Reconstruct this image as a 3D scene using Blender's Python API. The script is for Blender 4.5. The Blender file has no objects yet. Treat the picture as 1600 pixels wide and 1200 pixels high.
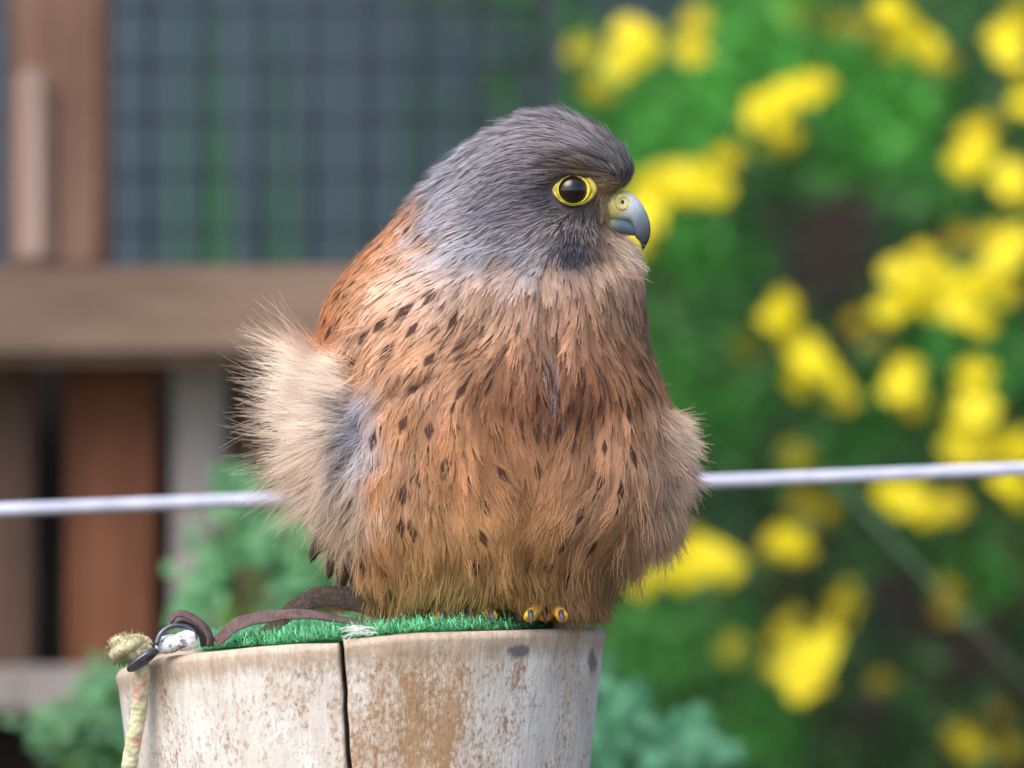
import bpy, bmesh, math, random
import numpy as np
from mathutils import Vector, Matrix, Quaternion

rng = np.random.default_rng(11)
random.seed(11)
scene = bpy.context.scene
COL = scene.collection

# ------------------------------------------------------------------ camera, sky, sun, exposure
S = 0.00026          # metres per photo pixel at the bird
DS = 2.2             # metres from camera to bird
CZ = 1.15            # camera height
cam_d = bpy.data.cameras.new('camera')
cam = bpy.data.objects.new('camera', cam_d); COL.objects.link(cam)
cam.location = (0, -DS, CZ); cam.rotation_euler = (math.radians(90), 0, 0)
cam_d.sensor_width = 36; cam_d.lens = 36 * DS / (1600 * S)
cam_d.clip_start = 0.05; cam_d.clip_end = 2000
cam_d.dof.use_dof = True; cam_d.dof.focus_distance = DS - 0.03; cam_d.dof.aperture_fstop = 5.5
scene.camera = cam

SUN_EL, SUN_AZ = math.radians(52), math.radians(215)     # azimuth clockwise from +Y: behind the camera, to its left
world = bpy.data.worlds.new('World'); scene.world = world; world.use_nodes = True
nt = world.node_tree; nt.nodes.clear()
sky = nt.nodes.new('ShaderNodeTexSky'); sky.sky_type = 'NISHITA'; sky.sun_disc = False
sky.sun_elevation = SUN_EL; sky.sun_rotation = SUN_AZ
sky.air_density = 1.0; sky.dust_density = 4.0; sky.ozone_density = 1.0
bg = nt.nodes.new('ShaderNodeBackground'); bg.inputs[1].default_value = 0.13
wo = nt.nodes.new('ShaderNodeOutputWorld')
nt.links.new(sky.outputs[0], bg.inputs[0]); nt.links.new(bg.outputs[0], wo.inputs[0])
sun_d = bpy.data.lights.new('sun', 'SUN'); sun_d.energy = 0.8; sun_d.angle = math.radians(50); sun_d.color = (1, 0.975, 0.94)
sun = bpy.data.objects.new('sun', sun_d); COL.objects.link(sun)
sd = Vector((math.sin(SUN_AZ) * math.cos(SUN_EL), math.cos(SUN_AZ) * math.cos(SUN_EL), math.sin(SUN_EL)))
sun.rotation_euler = (-sd).to_track_quat('-Z', 'Y').to_euler(); sun.location = (0, -1, 6)
vs = scene.view_settings
vs.view_transform = 'Standard'; vs.look = 'None'; vs.gamma = 1; vs.exposure = 1.25
scene.cycles.use_denoising = True
scene.cycles.max_bounces = 8

# ------------------------------------------------------------------ helpers
def lin(c):
    c = np.asarray(c, float) / 255.0
    return np.where(c <= 0.04045, c / 12.92, ((c + 0.055) / 1.055) ** 2.4)
def L3(r, g, b): return tuple(float(v) for v in lin((r, g, b))) + (1.0,)
def W(px, py, y=0.0):
    k = S * (1 + y / DS)
    return np.array([(px - 800) * k, y, CZ - (py - 600) * k])
def PX(p):
    k = S * (1 + p[..., 1] / DS)
    return 800 + p[..., 0] / k, 600 - (p[..., 2] - CZ) / k
def tag(o, label=None, cat=None, group=None, kind=None):
    if label: o['label'] = label
    if cat: o['category'] = cat
    if group: o['group'] = group
    if kind: o['kind'] = kind
    return o
def empty(name, loc):
    o = bpy.data.objects.new(name, None); COL.objects.link(o); o.location = loc; o.empty_display_size = 0.05
    return o
def link(name, me, mat=None, parent=None, smooth=True):
    o = bpy.data.objects.new(name, me); COL.objects.link(o)
    if mat is not None and not me.materials: me.materials.append(mat)
    if smooth and len(me.polygons): me.polygons.foreach_set('use_smooth', np.ones(len(me.polygons), bool))
    if parent is not None:
        o.parent = parent
        o.matrix_parent_inverse = Matrix.Translation(parent.location).inverted() if parent.type == 'EMPTY' or True else Matrix()
    return o
def mesh_np(name, verts, faces, cols=None, normals=None):
    """verts (N,3); faces (M,k) with one k"""
    verts = np.asarray(verts, np.float32); faces = np.asarray(faces, np.int32)
    me = bpy.data.meshes.new(name); k = faces.shape[1]
    me.vertices.add(len(verts)); me.vertices.foreach_set('co', verts.ravel())
    me.loops.add(faces.size); me.loops.foreach_set('vertex_index', faces.ravel())
    me.polygons.add(len(faces)); me.polygons.foreach_set('loop_start', np.arange(0, faces.size, k, dtype=np.int32))
    me.polygons.foreach_set('use_smooth', np.ones(len(faces), bool))
    me.update(calc_edges=True)
    if cols is not None:
        a = me.color_attributes.new('Col', 'FLOAT_COLOR', 'POINT')
        c = np.ones((len(verts), 4), np.float32); c[:, :3] = cols
        a.data.foreach_set('color', c.ravel())
    if normals is not None:
        me.normals_split_custom_set_from_vertices(np.asarray(normals, np.float32))
    return me
def unit(v): return v / np.maximum(np.linalg.norm(v, axis=-1, keepdims=True), 1e-9)
def strips(P, side, width, cols, nrm):
    """ribbons: P (N,K,3), side (N,K,3), width (N,K), cols (N,K,3), nrm (N,K,3) -> arrays"""
    N, K, _ = P.shape
    a = P - side * width[..., None] * 0.5; b = P + side * width[..., None] * 0.5
    V = np.stack([a, b], 2).reshape(-1, 3)
    C = np.repeat(cols.reshape(-1, 3), 2, 0); Nn = np.repeat(nrm.reshape(-1, 3), 2, 0)
    base = (np.arange(N)[:, None] * K + np.arange(K - 1)[None]) * 2
    F = np.stack([base, base + 1, base + 3, base + 2], -1).reshape(-1, 4)
    return V, F, C, Nn
class Ribbons:
    def __init__(s): s.v, s.f, s.c, s.n, s.k = [], [], [], [], 0
    def add(s, P, side, width, cols, nrm):
        V, F, C, Nn = strips(P, side, width, cols, nrm)
        s.v.append(V); s.f.append(F + s.k); s.c.append(C); s.n.append(Nn); s.k += len(V)
    def build(s, name, mat, parent):
        me = mesh_np(name, np.concatenate(s.v), np.concatenate(s.f), np.concatenate(s.c), np.concatenate(s.n))
        return link(name, me, mat, parent)
def catmull(pts, n):
    pts = np.asarray(pts, float); q = np.vstack([2 * pts[0] - pts[1], pts, 2 * pts[-1] - pts[-2]])
    out = []
    m = len(pts) - 1
    for t in np.linspace(0, m, n):
        i = min(int(t), m - 1); f = t - i
        p0, p1, p2, p3 = q[i:i + 4]
        out.append(0.5 * (2 * p1 + (p2 - p0) * f + (2 * p0 - 5 * p1 + 4 * p2 - p3) * f * f + (3 * p1 - p0 - 3 * p2 + p3) * f ** 3))
    return np.array(out)
def tube(pts, rad, seg=10, caps=True, closed=False):
    pts = np.asarray(pts, float); n = len(pts); rad = np.broadcast_to(np.asarray(rad, float), (n,))
    T = unit(np.gradient(pts, axis=0) if not closed else np.roll(pts, -1, 0) - np.roll(pts, 1, 0))
    up = np.array([0, 0, 1.0]) if abs(T[0, 2]) < 0.9 else np.array([0, 1.0, 0])
    u = unit(np.cross(T[0], up)); V = []
    for i in range(n):
        u = unit(u - T[i] * np.dot(u, T[i])); v = np.cross(T[i], u)
        for j in range(seg):
            a = 2 * math.pi * j / seg
            V.append(pts[i] + rad[i] * (math.cos(a) * u + math.sin(a) * v))
    F = []
    for i in range(n if closed else n - 1):
        i2 = (i + 1) % n
        for j in range(seg):
            j2 = (j + 1) % seg
            F.append((i * seg + j, i * seg + j2, i2 * seg + j2, i2 * seg + j))
    me = bpy.data.meshes.new('tube')
    F2 = list(F)
    if caps and not closed:
        F2.append(tuple(reversed(range(seg)))); F2.append(tuple((n - 1) * seg + j for j in range(seg)))
    me.from_pydata([tuple(v) for v in V], [], F2); me.update()
    return me
def ribbon_solid(pts, nrm, width, thick):
    """strap with thickness along pts; nrm = face normals per point"""
    pts = np.asarray(pts, float); n = len(pts); nrm = np.broadcast_to(np.asarray(nrm, float), (n, 3))
    width = np.broadcast_to(np.asarray(width, float), (n,))
    T = unit(np.gradient(pts, axis=0)); sd_ = unit(np.cross(T, nrm)); nn = unit(np.cross(sd_, T))
    V = []
    for i in range(n):
        a, b = sd_[i] * width[i] / 2, nn[i] * thick / 2
        for q in (a * 0.88 + b, a + b * 0.3, a - b * 0.3, a * 0.88 - b, -a * 0.88 - b, -a - b * 0.3, -a + b * 0.3, -a * 0.88 + b): V.append(tuple(pts[i] + q))
    F = []
    for i in range(n - 1):
        for j in range(8):
            j2 = (j + 1) % 8
            F.append((i * 8 + j, (i + 1) * 8 + j, (i + 1) * 8 + j2, i * 8 + j2))
    F.append(tuple(range(8))); F.append(tuple((n - 1) * 8 + j for j in reversed(range(8))))
    me = bpy.data.meshes.new('strap'); me.from_pydata(V, [], F); me.update(); return me
def box_mesh(sx, sy, sz, bev=0.004, rough=0.0, cuts=0):
    bm = bmesh.new(); bmesh.ops.create_cube(bm, size=1)
    bmesh.ops.scale(bm, vec=(sx, sy, sz), verts=bm.verts)
    if bev: bmesh.ops.bevel(bm, geom=bm.edges[:], offset=bev, segments=2, affect='EDGES')
    if rough:
        for v in bm.verts: v.co += Vector((random.gauss(0, rough), random.gauss(0, rough), random.gauss(0, rough)))
    me = bpy.data.meshes.new('box'); bm.to_mesh(me); bm.free(); return me

# ------------------------------------------------------------------ materials
def new_mat(name):
    m = bpy.data.materials.new(name); m.use_nodes = True
    n = m.node_tree; b = n.nodes['Principled BSDF']; return m, n, b
def N(nt, t, **kw):
    n = nt.nodes.new(t)
    for k, v in kw.items(): setattr(n, k, v)
    return n
def tex_noise(nt, vec, scale, detail=6, rough=0.6, stretch=(1, 1, 1)):
    mp = N(nt, 'ShaderNodeMapping'); mp.inputs['Scale'].default_value = stretch
    nt.links.new(vec, mp.inputs[0])
    t = N(nt, 'ShaderNodeTexNoise'); t.inputs['Scale'].default_value = scale; t.inputs['Detail'].default_value = detail; t.inputs['Roughness'].default_value = rough
    nt.links.new(mp.outputs[0], t.inputs[0]); return t.outputs[0]
def ramp(nt, fac, *stops):
    r = N(nt, 'ShaderNodeValToRGB'); e = r.color_ramp.elements
    while len(e) < len(stops): e.new(0.5)
    for el, (p, c) in zip(e, stops): el.position = p; el.color = c
    nt.links.new(fac, r.inputs[0]); return r.outputs[0]
def mixc(nt, fac, a, b, mode='MIX'):
    m = N(nt, 'ShaderNodeMix', data_type='RGBA', blend_type=mode)
    for v, i in ((fac, 0), (a, 6), (b, 7)):
        if hasattr(v, 'is_linked'): nt.links.new(v, m.inputs[i])
        else: m.inputs[i].default_value = v
    return m.outputs[2]
def bump(nt, b, h, strength=0.3, dist=0.002):
    n = N(nt, 'ShaderNodeBump'); n.inputs['Strength'].default_value = strength; n.inputs['Distance'].default_value = dist
    nt.links.new(h, n.inputs['Height']); nt.links.new(n.outputs[0], b.inputs['Normal'])
def objcoord(nt): return N(nt, 'ShaderNodeTexCoord').outputs['Object']
def m_plain(name, col, rough=0.6, spec=0.4, metal=0.0, var=0.25, scale=60, bumpd=0.0):
    m, n, b = new_mat(name); oc = objcoord(n)
    f = tex_noise(n, oc, scale)
    d = tuple(c * (1 - var) for c in col[:3]) + (1,); l = tuple(min(1, c * (1 + var)) for c in col[:3]) + (1,)
    n.links.new(ramp(n, f, (0.3, d), (0.7, l)), b.inputs['Base Color'])
    b.inputs['Roughness'].default_value = rough; b.inputs['Specular IOR Level'].default_value = spec; b.inputs['Metallic'].default_value = metal
    if bumpd: bump(n, b, f, 0.5, bumpd)
    return m
def m_plumage(name, transl=0.18):
    m, n, b = new_mat(name)
    a = N(n, 'ShaderNodeAttribute', attribute_name='Col')
    b.inputs['Roughness'].default_value = 0.75; b.inputs['Specular IOR Level'].default_value = 0.18
    n.links.new(a.outputs['Color'], b.inputs['Base Color'])
    t = N(n, 'ShaderNodeBsdfTranslucent'); n.links.new(a.outputs['Color'], t.inputs[0])
    mx = N(n, 'ShaderNodeMixShader'); mx.inputs[0].default_value = transl
    n.links.new(b.outputs[0], mx.inputs[1]); n.links.new(t.outputs[0], mx.inputs[2])
    n.links.new(mx.outputs[0], n.nodes['Material Output'].inputs[0]); return m
def m_wood(name, dark, light, scale=14, axis=2, rough=0.85):
    m, n, b = new_mat(name); oc = objcoord(n)
    st = [6, 6, 6]; st[axis] = 0.5
    f = tex_noise(n, oc, scale, 8, 0.65, st); g = tex_noise(n, oc, 4, 4, 0.6)
    c = ramp(n, f, (0.3, dark), (0.72, light))
    c = mixc(n, ramp(n, g, (0.35, (0, 0, 0, 1)), (0.7, (0.5, 0.5, 0.5, 1))), c, tuple(v * 0.45 for v in dark[:3]) + (1,))
    n.links.new(c, b.inputs['Base Color']); b.inputs['Roughness'].default_value = rough; b.inputs['Specular IOR Level'].default_value = 0.2
    bump(n, b, f, 0.4, 0.003); return m
def m_leaf(name, col, var=0.35, transl=0.35):
    m, n, b = new_mat(name); oc = objcoord(n)
    a = N(n, 'ShaderNodeAttribute', attribute_name='Col')
    f = tex_noise(n, oc, 30)
    c = mixc(n, 1.0, ramp(n, f, (0.3, (1 - var,) * 3 + (1,)), (0.7, (1 + var,) * 3 + (1,))), a.outputs['Color'] if col is None else col, 'MULTIPLY')
    n.links.new(c, b.inputs['Base Color']); b.inputs['Roughness'].default_value = 0.5; b.inputs['Specular IOR Level'].default_value = 0.35
    t = N(n, 'ShaderNodeBsdfTranslucent'); n.links.new(c, t.inputs[0])
    mx = N(n, 'ShaderNodeMixShader'); mx.inputs[0].default_value = transl
    n.links.new(b.outputs[0], mx.inputs[1]); n.links.new(t.outputs[0], mx.inputs[2])
    n.links.new(mx.outputs[0], n.nodes['Material Output'].inputs[0]); return m
def m_vcol(name, rough=0.4, spec=0.5, coat=0.0):
    m, n, b = new_mat(name); a = N(n, 'ShaderNodeAttribute', attribute_name='Col')
    f = tex_noise(n, objcoord(n), 900, 4)
    c = mixc(n, 1.0, a.outputs['Color'], ramp(n, f, (0.3, (0.82, 0.82, 0.82, 1)), (0.7, (1.1, 1.1, 1.1, 1))), 'MULTIPLY')
    n.links.new(c, b.inputs['Base Color'])
    b.inputs['Roughness'].default_value = rough; b.inputs['Specular IOR Level'].default_value = spec; b.inputs['Coat Weight'].default_value = coat
    return m

# ------------------------------------------------------------------ setting
gm = m_plain('soil_ground', L3(92, 84, 62), 0.95, 0.1, var=0.4, scale=6)
g = bpy.data.meshes.new('ground'); g.from_pydata([(-400, -400, 0), (400, -400, 0), (400, 400, 0), (-400, 400, 0)], [], [(0, 1, 2, 3)])
tag(link('ground', g, gm, smooth=False), kind='structure')

# ------------------------------------------------------------------ perch stump
XC, YC, RT = (560 - 800) * S * 1.015, 0.038, 0.1012
RIM = np.array([(100, 1056), (185, 1048), (215, 1038), (253, 1027), (400, 1011), (500, 1003), (545, 999), (650, 989), (807, 985), (900, 982), (942, 984), (1000, 985)], float)
def ztop(x, y=None):
    x = np.asarray(x, float)
    yn = YC - np.sqrt(np.maximum(RT ** 2 - (x - XC) ** 2, 1e-8)); k = S * (1 + yn / DS)
    z = CZ - (np.interp(800 + x / k, RIM[:, 0], RIM[:, 1]) - 600) * k
    if y is not None: z = z - 0.016 * (np.asarray(y) - yn)
    return z
def m_stump():
    m, n, b = new_mat('weathered_stump_wood'); oc = objcoord(n)
    sep = N(n, 'ShaderNodeSeparateXYZ'); n.links.new(oc, sep.inputs[0])
    fib = tex_noise(n, oc, 60, 8, 0.7, (6, 6, 0.6)); big = tex_noise(n, oc, 17, 5, 0.55, (1.5, 1.5, 0.55)); sp = tex_noise(n, oc, 620, 4, 0.75, (1, 1, 0.6)); mid = tex_noise(n, oc, 55, 5, 0.7, (1.3, 1.3, 0.6))
    c = ramp(n, fib, (0.25, L3(196, 191, 186)), (0.7, L3(236, 234, 231)))
    gr = tex_noise(n, oc, 26, 5, 0.65)
    c = mixc(n, ramp(n, gr, (0.42, (0, 0, 0, 1)), (0.62, (0.75, 0.75, 0.75, 1))), c, L3(196, 184, 170))
    # ochre runs
    k = N(n, 'ShaderNodeMath', operation='ADD'); n.links.new(big, k.inputs[0]); kk = N(n, 'ShaderNodeMath', operation='MULTIPLY'); n.links.new(mid, kk.inputs[0]); kk.inputs[1].default_value = 0.55; n.links.new(kk.outputs[0], k.inputs[1])
    ks = N(n, 'ShaderNodeMath', operation='MULTIPLY_ADD'); n.links.new(sp, ks.inputs[0]); ks.inputs[1].default_value = 0.8; n.links.new(k.outputs[0], ks.inputs[2])
    kh = N(n, 'ShaderNodeMath', operation='MULTIPLY'); n.links.new(ks.outputs[0], kh.inputs[0]); kh.inputs[1].default_value = 0.5
    c = mixc(n, ramp(n, kh.outputs[0], (0.585, (0, 0, 0, 1)), (0.69, (0.85, 0.85, 0.85, 1))), c, L3(164, 124, 78))
    # reddish specks
    rs = N(n, 'ShaderNodeMath', operation='MULTIPLY_ADD'); n.links.new(mid, rs.inputs[0]); rs.inputs[1].default_value = 0.5; n.links.new(sp, rs.inputs[2])
    c = mixc(n, ramp(n, rs.outputs[0], (0.78, (0, 0, 0, 1)), (0.95, (0.6, 0.6, 0.6, 1))), c, L3(136, 104, 90))
    # worn tan band along the rim, following the attribute "rim" (distance below the top)
    a = N(n, 'ShaderNodeAttribute', attribute_name='Col'); sr = N(n, 'ShaderNodeSeparateColor'); n.links.new(a.outputs['Color'], sr.inputs[0])
    rm = N(n, 'ShaderNodeMath', operation='MULTIPLY_ADD'); n.links.new(fib, rm.inputs[0]); rm.inputs[1].default_value = -0.6; n.links.new(sr.outputs[0], rm.inputs[2])
    tan = ramp(n, fib, (0.3, L3(158, 138, 118)), (0.7, L3(196, 178, 160)))
    c = mixc(n, ramp(n, rm.outputs[0], (0.1, (0, 0, 0, 1)), (0.4, (0.85, 0.85, 0.85, 1))), c, tan)
    # dark grey scuffs
    sm = N(n, 'ShaderNodeMath', operation='MULTIPLY'); n.links.new(sr.outputs[1], sm.inputs[0]); n.links.new(mid, sm.inputs[1])
    c = mixc(n, ramp(n, sm.outputs[0], (0.28, (0, 0, 0, 1)), (0.42, (0.8, 0.8, 0.8, 1))), c, L3(96, 96, 104))
    c = mixc(n, sr.outputs[2], c, L3(46, 34, 30))
    n.links.new(c, b.inputs['Base Color']); b.inputs['Roughness'].default_value = 0.85; b.inputs['Specular IOR Level'].default_value = 0.2
    h = N(n, 'ShaderNodeMath', operation='MULTIPLY_ADD'); n.links.new(sp, h.inputs[0]); h.inputs[1].default_value = 0.5; n.links.new(fib, h.inputs[2])
    bump(n, b, h.outputs[0], 0.55, 0.0016); return m
TC = -math.pi / 2 - 0.045
def build_stump():
    base = [t for t in np.linspace(-math.pi, math.pi, 180, endpoint=False) if abs(t - TC) > 0.03]
    ck = [(-0.022, 0), (-0.011, 0), (-0.0102, 0.35), (0, 1), (0.0102, 0.35), (0.011, 0), (0.022, 0)]
    cols = sorted([(t, 0.0, 0) for t in base] + [(TC + d, q, 1) for d, q in ck])
    th0 = np.array([c[0] for c in cols]); dep = np.array([c[1] for c in cols]); nC = len(cols)
    prof = [(0.0, None), (0.35, None), (0.6, None), (0.78, None), (0.88, None)]
    rows = []; rf = 0.0034
    for f, _ in prof: rows.append((f * RT, 0.0006, 'top'))
    for a in np.linspace(0, 90, 6): rows.append((RT - rf + rf * math.sin(math.radians(a)), rf - rf * math.cos(math.radians(a)), 'fil'))
    for d in (0.008, 0.014, 0.02, 0.027, 0.035, 0.044, 0.055, 0.07, 0.09, 0.12, 0.17, 0.25, 0.4, 0.6, 0.8, 1.0): rows.append((RT - 0.018 * (1 - math.exp(-d / 0.12)), d, 'side'))
    V, Cc = [], []
    for ri, (r, d, kd) in enumerate(rows):
        sh = 0.04 * min(d / 0.055, 2.5) + 0.004 * math.sin(d * 120) + 0.002 * math.sin(d * 410)
        th = th0 + sh * np.exp(-((th0 - TC) / 0.3) ** 2)
        rr = r * (1 + 0.007 * np.sin(3 * th + 1) + 0.005 * np.sin(7 * th + 2) + 0.003 * np.sin(17 * th + d * 40)) if r > 0 else np.zeros(nC)
        inner = dep * (0.03 if kd != 'top' else 0.0)
        rr2 = np.maximum(rr - inner, 0)
        x = XC + rr2 * np.cos(th); y = YC + rr2 * np.sin(th)
        xe = XC + RT * 0.999 * np.cos(th)
        zt = ztop(np.clip(x, XC - RT * 0.999, XC + RT * 0.999)) - 0.016 * (y - (YC - np.sqrt(np.maximum(RT ** 2 - (np.clip(x, XC - RT, XC + RT) - XC) ** 2, 0))))
        step = np.where(th0 < TC, -0.0011, 0.0) * np.exp(-((th0 - TC) / 0.12) ** 2)
        z = zt + step - d
        if d >= 1.0: z = np.zeros(nC)
        if kd == 'top': z = z - 0.0004 - (dep * 0.02 if ri >= 3 else 0)
        V.append(np.stack([x, y, z], 1))
        px, py = PX(V[-1])
        scuff = np.exp(-(((px - 800) / 28) ** 2 + ((py - 1022) / 13) ** 2)) + np.exp(-(((px - 925) / 13) ** 2 + ((py - 1035) / 32) ** 2)) + 0.9 * np.exp(-(((px - 258) / 14) ** 2 + ((py - 1072) / 16) ** 2)) + 0.8 * np.exp(-(((px - 822) / 16) ** 2 + ((py - 1012) / 9) ** 2))
        scuff = np.where(y < YC, scuff, 0)
        Cc.append(np.stack([np.full(nC, max(0.0, 1 - d / 0.022)), np.clip(scuff, 0, 1), dep], 1))
    V = np.concatenate(V); Cc = np.concatenate(Cc)
    F = []
    for i in range(len(rows) - 1):
        for j in range(nC):
            j2 = (j + 1) % nC; F.append((i * nC + j, (i + 1) * nC + j, (i + 1) * nC + j2, i * nC + j2))
    return mesh_np('stump', V, F, Cc)
STUMP_M = m_stump()
stump = link('perch_stump', build_stump(), STUMP_M)
tag(stump, 'pale weathered wooden stump, split by a dark vertical crack, under the kestrel', 'stump')

# turf mat ----------------------------------------------------------
MX, MY, MRX, MRY = (590 - 800) * S * 1.01, YC, 0.0745, 0.094
def build_turf():
    root = empty('turf_mat', (MX, MY, float(ztop(MX, MY))))
    tag(root, 'small bright green artificial turf mat covering the stump top', 'mat')
    n = 72; V = [[MX, MY, float(ztop(MX, MY)) + 0.0016]]
    th = np.linspace(0, 2 * math.pi, n, endpoint=False); F = []
    for q, h in ((0.5, 0.0014), (0.93, 0.0014), (0.97, 0.0008), (0.97, -0.0008)):
        x = MX + MRX * q * np.cos(th); y = MY + MRY * q * np.sin(th)
        for a, b_ in zip(x, y): V.append([a, b_, float(ztop(a, b_)) + h])
    for j in range(n):
        j2 = (j + 1) % n
        F.append((0, 1 + j, 1 + j2, 1 + j2))
        for i in range(3): F.append((1 + i * n + j, 1 + (i + 1) * n + j, 1 + (i + 1) * n + j2, 1 + i * n + j2))
    me = bpy.data.meshes.new('backing'); me.from_pydata([tuple(v) for v in V], [], [f if f[2] != f[3] else f[:3] for f in F]); me.update()
    link('backing', me, m_plain('turf_backing', L3(34, 120, 66), 0.9, 0.1), root)
    n = 46000; K = 4
    r = np.where(rng.random(n) < .25, rng.uniform(.93, 1.03, n), np.sqrt(rng.random(n))); t = rng.random(n) * 2 * math.pi
    x = MX + MRX * r * np.cos(t); y = MY + MRY * r * np.sin(t); z = ztop(x, y) + 0.0012
    P = np.zeros((n, K, 3)); P[:, 0] = np.stack([x, y, z], 1)
    d = unit(rng.normal(0, 1.0, (n, 3)) + np.array([0, -0.1, 0.6])); d[:, 2] = np.abs(d[:, 2])
    hl = rng.uniform(0.003, 0.0078, n)
    for k in range(1, K):
        d = unit(d + rng.normal(0, 0.85, (n, 3)) + np.array([0, 0, 0.02]))
        P[:, k] = P[:, k - 1] + d * hl[:, None] / (K - 1)
    zf = ztop(np.clip(P[..., 0], XC - RT * .99, XC + RT * .99), P[..., 1]) + 0.0004
    P[..., 2] = np.maximum(P[..., 2], zf)
    sdv = unit(np.cross(rng.normal(0, 1, (n, 3)), np.array([0, 0.3, 1.0])))[:, None].repeat(K, 1)
    wd = rng.uniform(0.00018, 0.00034, n)[:, None] * np.array([1, 1, .95, .6])
    c = lin(np.array([[128, 226, 168]])) * rng.uniform(0.55, 1.35, (n, 1)); c[:, 0] *= rng.uniform(0.7, 1.5, n); c[:, 2] *= rng.uniform(0.8, 1.2, n)
    c = c[:, None].repeat(K, 1) * np.linspace(0.9, 1.1, K)[None, :, None]
    nr = unit(np.array([0, -0.5, 0.9]) + rng.normal(0, .4, (n, 3)))[:, None].repeat(K, 1)
    R = Ribbons(); R.add(P, sdv, wd, np.clip(c, 0, 1), nr)
    tag(R.build('pile', m_plumage('turf_fibre', 0.25), root), kind='stuff')
build_turf()

# ------------------------------------------------------------------ the kestrel
# slices of the body: photo row, left, right, half depth (all in photo pixels), centre depth (mm)
SL = np.array([
 (180, 842, 872, 6, 0), (183, 826, 888, 24, 0), (190, 803, 908, 42, 0), (203, 777, 933, 60, 0), (221, 744, 957, 77, 0), (244, 714, 977, 90, 0), (266, 692, 986, 98, 0),
 (285, 674, 979, 102, 0), (305, 658, 960, 104, 1), (330, 636, 958, 108, 2), (352, 615, 957, 112, 3), (372, 596, 974, 120, 4), (390, 578, 983, 132, 6), (407, 560, 990, 150, 7), (430, 541, 1000, 172, 9),
 (460, 520, 1004, 200, 10), (495, 504, 1006, 220, 12), (530, 498, 1008, 232, 13), (565, 492, 1018, 240, 13), (600, 492, 1033, 246, 13), (640, 494, 1050, 250, 13), (690, 496, 1066, 252, 13),
 (740, 502, 1072, 250, 13), (790, 512, 1062, 242, 13), (830, 524, 1036, 232, 12), (870, 534, 996, 214, 12), (905, 548, 964, 186, 11), (930, 562, 946, 158, 9), (948, 574, 936, 126, 11), (959, 592, 905, 96, 12), (965, 640, 870, 55, 12)], float)
def pchip(x, xp, fp):
    h = np.diff(xp); dl = np.diff(fp) / h; d = np.zeros(len(xp))
    for i in range(1, len(xp) - 1):
        if dl[i - 1] * dl[i] > 0:
            w1, w2 = 2 * h[i] + h[i - 1], h[i] + 2 * h[i - 1]; d[i] = (w1 + w2) / (w1 / dl[i - 1] + w2 / dl[i])
    d[0], d[-1] = dl[0], dl[-1]
    x = np.clip(x, xp[0], xp[-1]); i = np.clip(np.searchsorted(xp, x) - 1, 0, len(xp) - 2)
    t = (x - xp[i]) / h[i]
    return fp[i] * (1 + 2 * t) * (1 - t) ** 2 + h[i] * d[i] * t * (1 - t) ** 2 + fp[i + 1] * t * t * (3 - 2 * t) + h[i] * d[i + 1] * t * t * (t - 1)
_ty = np.linspace(SL[0, 0], SL[-1, 0], 1600); _tab = np.stack([pchip(_ty, SL[:, 0], SL[:, i]) for i in range(1, 5)], 1)
def slice_at(py):
    f = np.clip((py - _ty[0]) / (_ty[1] - _ty[0]), 0, len(_ty) - 1.001); i = f.astype(int); t = (f - i)[..., None]
    return _tab[i] * (1 - t) + _tab[i + 1] * t
BUMPS = [(900, 250, 50, 16, 7), (960, 268, 24, 12, 4), (890, 296, 38, 30, -10), (860, 372, 55, 30, 5), (830, 210, 90, 40, 3),
         (850, 560, 120, 80, 12), (890, 610, 80, 40, 6), (760, 590, 70, 40, 5), (900, 690, 80, 40, -4), (640, 520, 80, 60, 8), (555, 720, 16, 110, -16), (630, 720, 60, 120, 8), (490, 690, 45, 90, 10),
         (865, 600, 12, 60, -9), (960, 760, 60, 110, 6), (1040, 700, 14, 70, -8), (830, 790, 22, 80, -8), (680, 596, 18, 9, -6), (650, 606, 20, 9, -8), (620, 622, 20, 10, -9), (595, 640, 16, 11, -9), (640, 585, 55, 14, 6), (735, 425, 120, 12, -5), (930, 415, 60, 10, -5)]
_bx, _by = np.meshgrid(280 + 3.0 * np.arange(320), 80 + 3.0 * np.arange(330), indexing='ij')
_BT = sum(h * np.exp(-((_bx - x) / sx) ** 2 - ((_by - y) / sy) ** 2) for x, y, sx, sy, h in BUMPS)
def bump_at(px, py, front):
    fx = np.clip((px - 280) / 3, 0, 318.9); fy = np.clip((py - 80) / 3, 0, 328.9); i = fx.astype(np.int32); j = fy.astype(np.int32); a = fx - i; b = fy - j
    return ((_BT[i, j] * (1 - b) + _BT[i, j + 1] * b) * (1 - a) + (_BT[i + 1, j] * (1 - b) + _BT[i + 1, j + 1] * b) * a) * front
def Fimp(p):
    """approximate signed height over the body, in pixels"""
    px = 800 + p[..., 0] / S; py = 600 - (p[..., 2] - CZ) / S
    s = slice_at(py); xc = (s[..., 0] + s[..., 1]) / 2; rx = np.maximum((s[..., 1] - s[..., 0]) / 2, 3); ry = np.maximum(s[..., 2], 3); yc = s[..., 3] / 260 * 1000
    X = (px - xc) / rx; Y = (p[..., 1] / S - yc) / ry
    e = np.interp(py, [180, 300, 420], [2.0, 2.1, 2.15])
    rho = (np.abs(X) ** e + np.abs(Y) ** e) ** (1 / e)
    front = 1 / (1 + np.exp(np.clip(Y * 6, -30, 30)))
    under = np.maximum(py - 967, 0) + np.maximum(180 - py, 0)
    return (rho - 1) * np.minimum(rx, ry) - bump_at(px, py, front) + under
def gradF(p, h=0.0003):
    g = np.zeros_like(p)
    for i in range(3):
        d = np.zeros(3); d[i] = h
        g[..., i] = (Fimp(p + d) - Fimp(p - d)) / (2 * h)
    return g
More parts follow.
